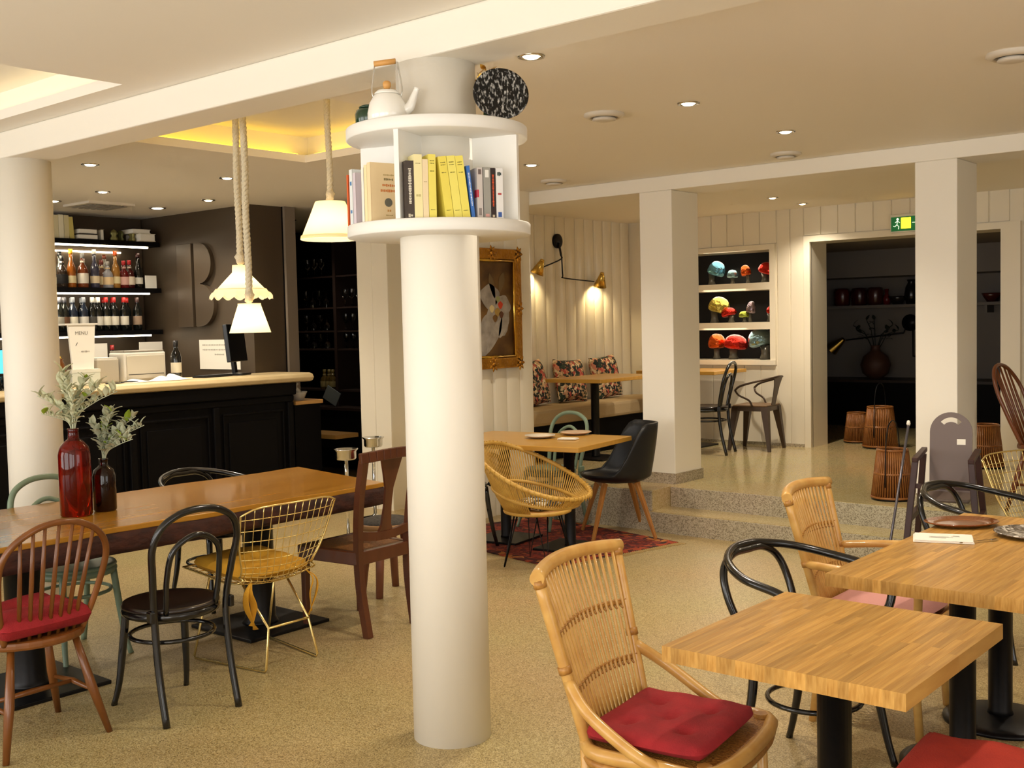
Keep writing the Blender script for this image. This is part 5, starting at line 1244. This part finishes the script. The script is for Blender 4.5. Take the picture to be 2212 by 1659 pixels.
lantern('bamboo lantern standing in the dark doorway', (-4.27, 10.70, PZ), 1.12); lantern('smaller bamboo lantern beside the door jamb in the dark room', (-4.66, 11.05, PZ), .85, False)
lantern('bamboo lantern beyond the pillar behind the grey high chair back', (-2.98, 9.75, PZ), 1.0, False)
rod = thing('metal_rod', 'thin grey metal rod with pale tip beside the child high chair', 'cane', (-2.556, 6.447, 0))  # plain rod added along the line of the high chair's front leg
obj('shaft', MB().tube([(0, 0, .002), (-.03, .49, .925)], .0085, 8), mat('grey steel', '#6d6a72', .3, metal=.7), rod)
obj('tip', MB().lathe([(.009, 0), (.013, .012), (.009, .03), (.001, .034)], 10, Matrix.Translation((-.03, .49, .92))), PAPER, rod)
ds = thing('ceramics_shelf', 'long wall shelf in the unlit rear room', 'shelf', (-4.9, 13.15, 1.74)); obj('board', MB().box(-1.9, 1.6, -.15, .15, -.035, 0), DK, ds); obj('bracket', MB().box(-1.2, -1.17, -.1, .15, -.12, -.035).box(.9, .93, -.1, .15, -.12, -.035), DK, ds)
for k, (x, kind, c, d) in enumerate([(-5.72, 0, '#4a1512', 'dark red cylinder pot, first on the rear room shelf'), (-5.50, 0, '#3a1210', 'dark red cylinder pot, second on the rear room shelf'), (-5.30, 0, '#43201a', 'brown ribbed pot on the rear room shelf'), (-5.16, 1, '#6a1a1c', 'slim red bottle on the rear room shelf'), (-5.03, 2, '#2a2422', 'low dark bowl on the rear room shelf'), (-4.86, 3, '#141212', 'black jug on the rear room shelf'), (-4.62, 1, '#6a1c20', 'red goblet on the rear room shelf beside the pillar'), (-3.95, 2, '#4a2018', 'dark bowl on the rear room shelf beyond the pillar'), (-3.72, 1, '#4a3a14', 'ochre bottle on the rear room shelf beyond the pillar')]):
    pr = [[(.08, 0), (.095, .02), (.1, .17), (.085, .21), (.06, .215)], [(.04, 0), (.045, .08), (.02, .13), (.025, .19)], [(.05, 0), (.09, .06), (.11, .1), (.1, .1)], [(.06, 0), (.085, .1), (.07, .2), (.04, .26), (.055, .29)]][kind]
    obj('ceramic_pot', MB().lathe(pr, 20), mat('glaze ' + c, c, .25, coat=.3), None, (x, 13.15, 1.74), label=d, cat_='pot', group='ceramics in the unlit rear room')
sb = thing('dark_sideboard', 'low black sideboard in the unlit rear room', 'sideboard', (-4.6, 13.0, PZ)); obj('body', MB().box(-1.9, 1.9, -.3, .28, 0, .52), BLACKW, sb); obj('top', MB().box(-1.92, 1.92, -.32, .28, .52, .55), DKS, sb)
rvs = thing('round_vase', 'round brown vase with dark branches in the rear room', 'vase', (-5.22, 12.95, PZ + .55)); obj('body', MB().lathe([(.07, 0), (.15, .07), (.175, .17), (.14, .27), (.06, .33), (.05, .38), (.06, .40)], 28), mat('brown clay', '#4a2c1e', .6), rvs)
fb = thing('dark_branches', 'dark leafy branches in the round brown vase', 'foliage', (-5.22, 12.95, PZ + .93))
for k in range(7):
    a = k * .9; top = Vector((.28 * math.cos(a), .12 * math.sin(a), .2 + .06 * (k % 3))); s_ = obj('stem', MB().tube([(0, 0, -.1), top * .5 + Vector((0, 0, .05)), top], .005, 5), mat('dark leaf', '#182016', .6), fb)
    for q in range(4): 
        o = obj('leaf', LM[0], None, s_, top * (.45 + .18 * q), (0, -.3 * q, a + q)); o.scale = (1.5, 1.9, 1.5); o.material_slots[0].link = 'OBJECT'; o.material_slots[0].material = MATS['dark leaf']
dl = thing('wall_lamp', 'unlit black wall lamp with brass shade in the rear room', 'lamp', (-4.92, 13.28, 0))
obj('wall_plate', MB().lathe([(.10, 0), (.10, .02), (.001, .03)], 24, Matrix.Translation((0, 0, 1.52)) @ Matrix.Rotation(PI / 2, 4, 'X')), BLKMET, dl); obj('arm', MB().tube([(.04, -.04, 1.5), (.05, -.06, 1.12), (.45, -.12, 1.1)], .01, 6), BLKMET, dl); obj('arm', MB().tube([(-.03, -.04, 1.5), (-.06, -.06, 1.4), (-.75, -.14, 1.32)], .01, 6), BLKMET, dl)
obj('cone_shade', MB().lathe([(.03, .1), (.085, -.1)], 18, Matrix.Translation((-.85, -.16, 1.27)) @ Matrix.Rotation(.9, 4, 'Y'), cap=False), BRASS, dl)
pf = thing('picture_frame', 'gilt edged dark picture in the rear room beyond the pillar', 'picture', (-3.55, 13.27, 1.27)); obj('canvas', MB().box(0, .5, -.02, 0, -.32, .32), mat('dark canvas', '#2a1410', .6), pf); obj('frame', MB().box(-.05, 0, -.04, 0, -.38, .38).box(.5, .55, -.04, 0, -.38, .38).box(-.05, .55, -.04, 0, .32, .38).box(-.05, .55, -.04, 0, -.38, -.32), GILT, pf)

# ------------------------------------------------------------------ hats of foil-like glass in the niche
FOIL = {c: mat('glossy ' + c, c, .14, metal=.8, bump=(16, 1.6)) for c in ('#5f93a8', '#b9a64e', '#b8281c', '#c2521c', '#8f7f88', '#8f9a3a', '#7d9aa4')}
LEDN = mat('niche light', '#fff0d0', .4, emit=4)
def cap_(label, x, z, w_, h_, c, tilt=0, foot='#5a564c'):
    t = thing('glass_mushroom', label, 'ornament', (x, 10.55, z), 0, 'glossy mushroom ornaments in the niche')
    w_ *= 1.1; h_ *= 1.1; zz = h_ * .38
    obj('cap', MB().lathe([(.001, h_), (w_ * .14, h_ * .99), (w_ * .27, h_ * .95), (w_ * .38, h_ * .87), (w_ * .46, h_ * .75), (w_ * .5, h_ * .6), (w_ * .485, h_ * .5), (w_ * .4, h_ * .44), (w_ * .2, h_ * .42)], 36, Matrix.Rotation(tilt, 4, 'Y'), wob=lambda a, q: .05 * math.sin(5 * a)), FOIL[c], t)
    obj('stem', MB().lathe([(w_ * .22, 0), (w_ * .16, h_ * .2), (w_ * .2, h_ * .46)], 16), mat('glossy stem ' + foot, foot, .2, metal=.3), t)
for a in [('blue silver mushroom ornament on the top niche shelf', -6.05, 1.98, .17, .24, '#5f93a8', .35), ('dim grey mushroom ornament in the middle of the top niche shelf', -5.80, 1.98, .11, .14, '#7d9aa4', 0), ('orange red ornament with a horn on the top niche shelf', -5.62, 1.98, .10, .18, '#c2521c', -.2), ('large orange red ornament at the end of the top niche shelf', -5.42, 1.98, .2, .20, '#b8281c', .3),
          ('yellow silver mushroom ornament on the middle niche shelf', -6.02, 1.575, .21, .26, '#b9a64e', .3), ('flat red mushroom ornament on the middle niche shelf', -5.82, 1.575, .15, .15, '#b8281c', -.3), ('yellow green ornament behind the mauve one', -5.66, 1.575, .12, .11, '#8f9a3a', 0), ('mauve upright ornament on the middle niche shelf', -5.60, 1.575, .09, .20, '#8f7f88', .1), ('red mushroom ornament at the end of the middle niche shelf', -5.37, 1.575, .15, .17, '#b8281c', .4),
          ('dark red ornament behind the bright red one on the bottom shelf', -6.0, 1.185, .17, .25, '#c2521c', 0), ('bright red mushroom ornament on the bottom niche shelf', -5.80, 1.185, .23, .24, '#b8281c', .15), ('silver blue mushroom ornament at the end of the bottom niche shelf', -5.43, 1.185, .24, .30, '#7d9aa4', -.25)]: cap_(*a)
for k, z in enumerate((NZ1 - .02, 1.90, 1.495)): light('niche_light', 'AREA', (-5.8, 10.44, z), 3.0, (1, .86, .64), None, rot=(-.35, 0, 0)).data.size = .5
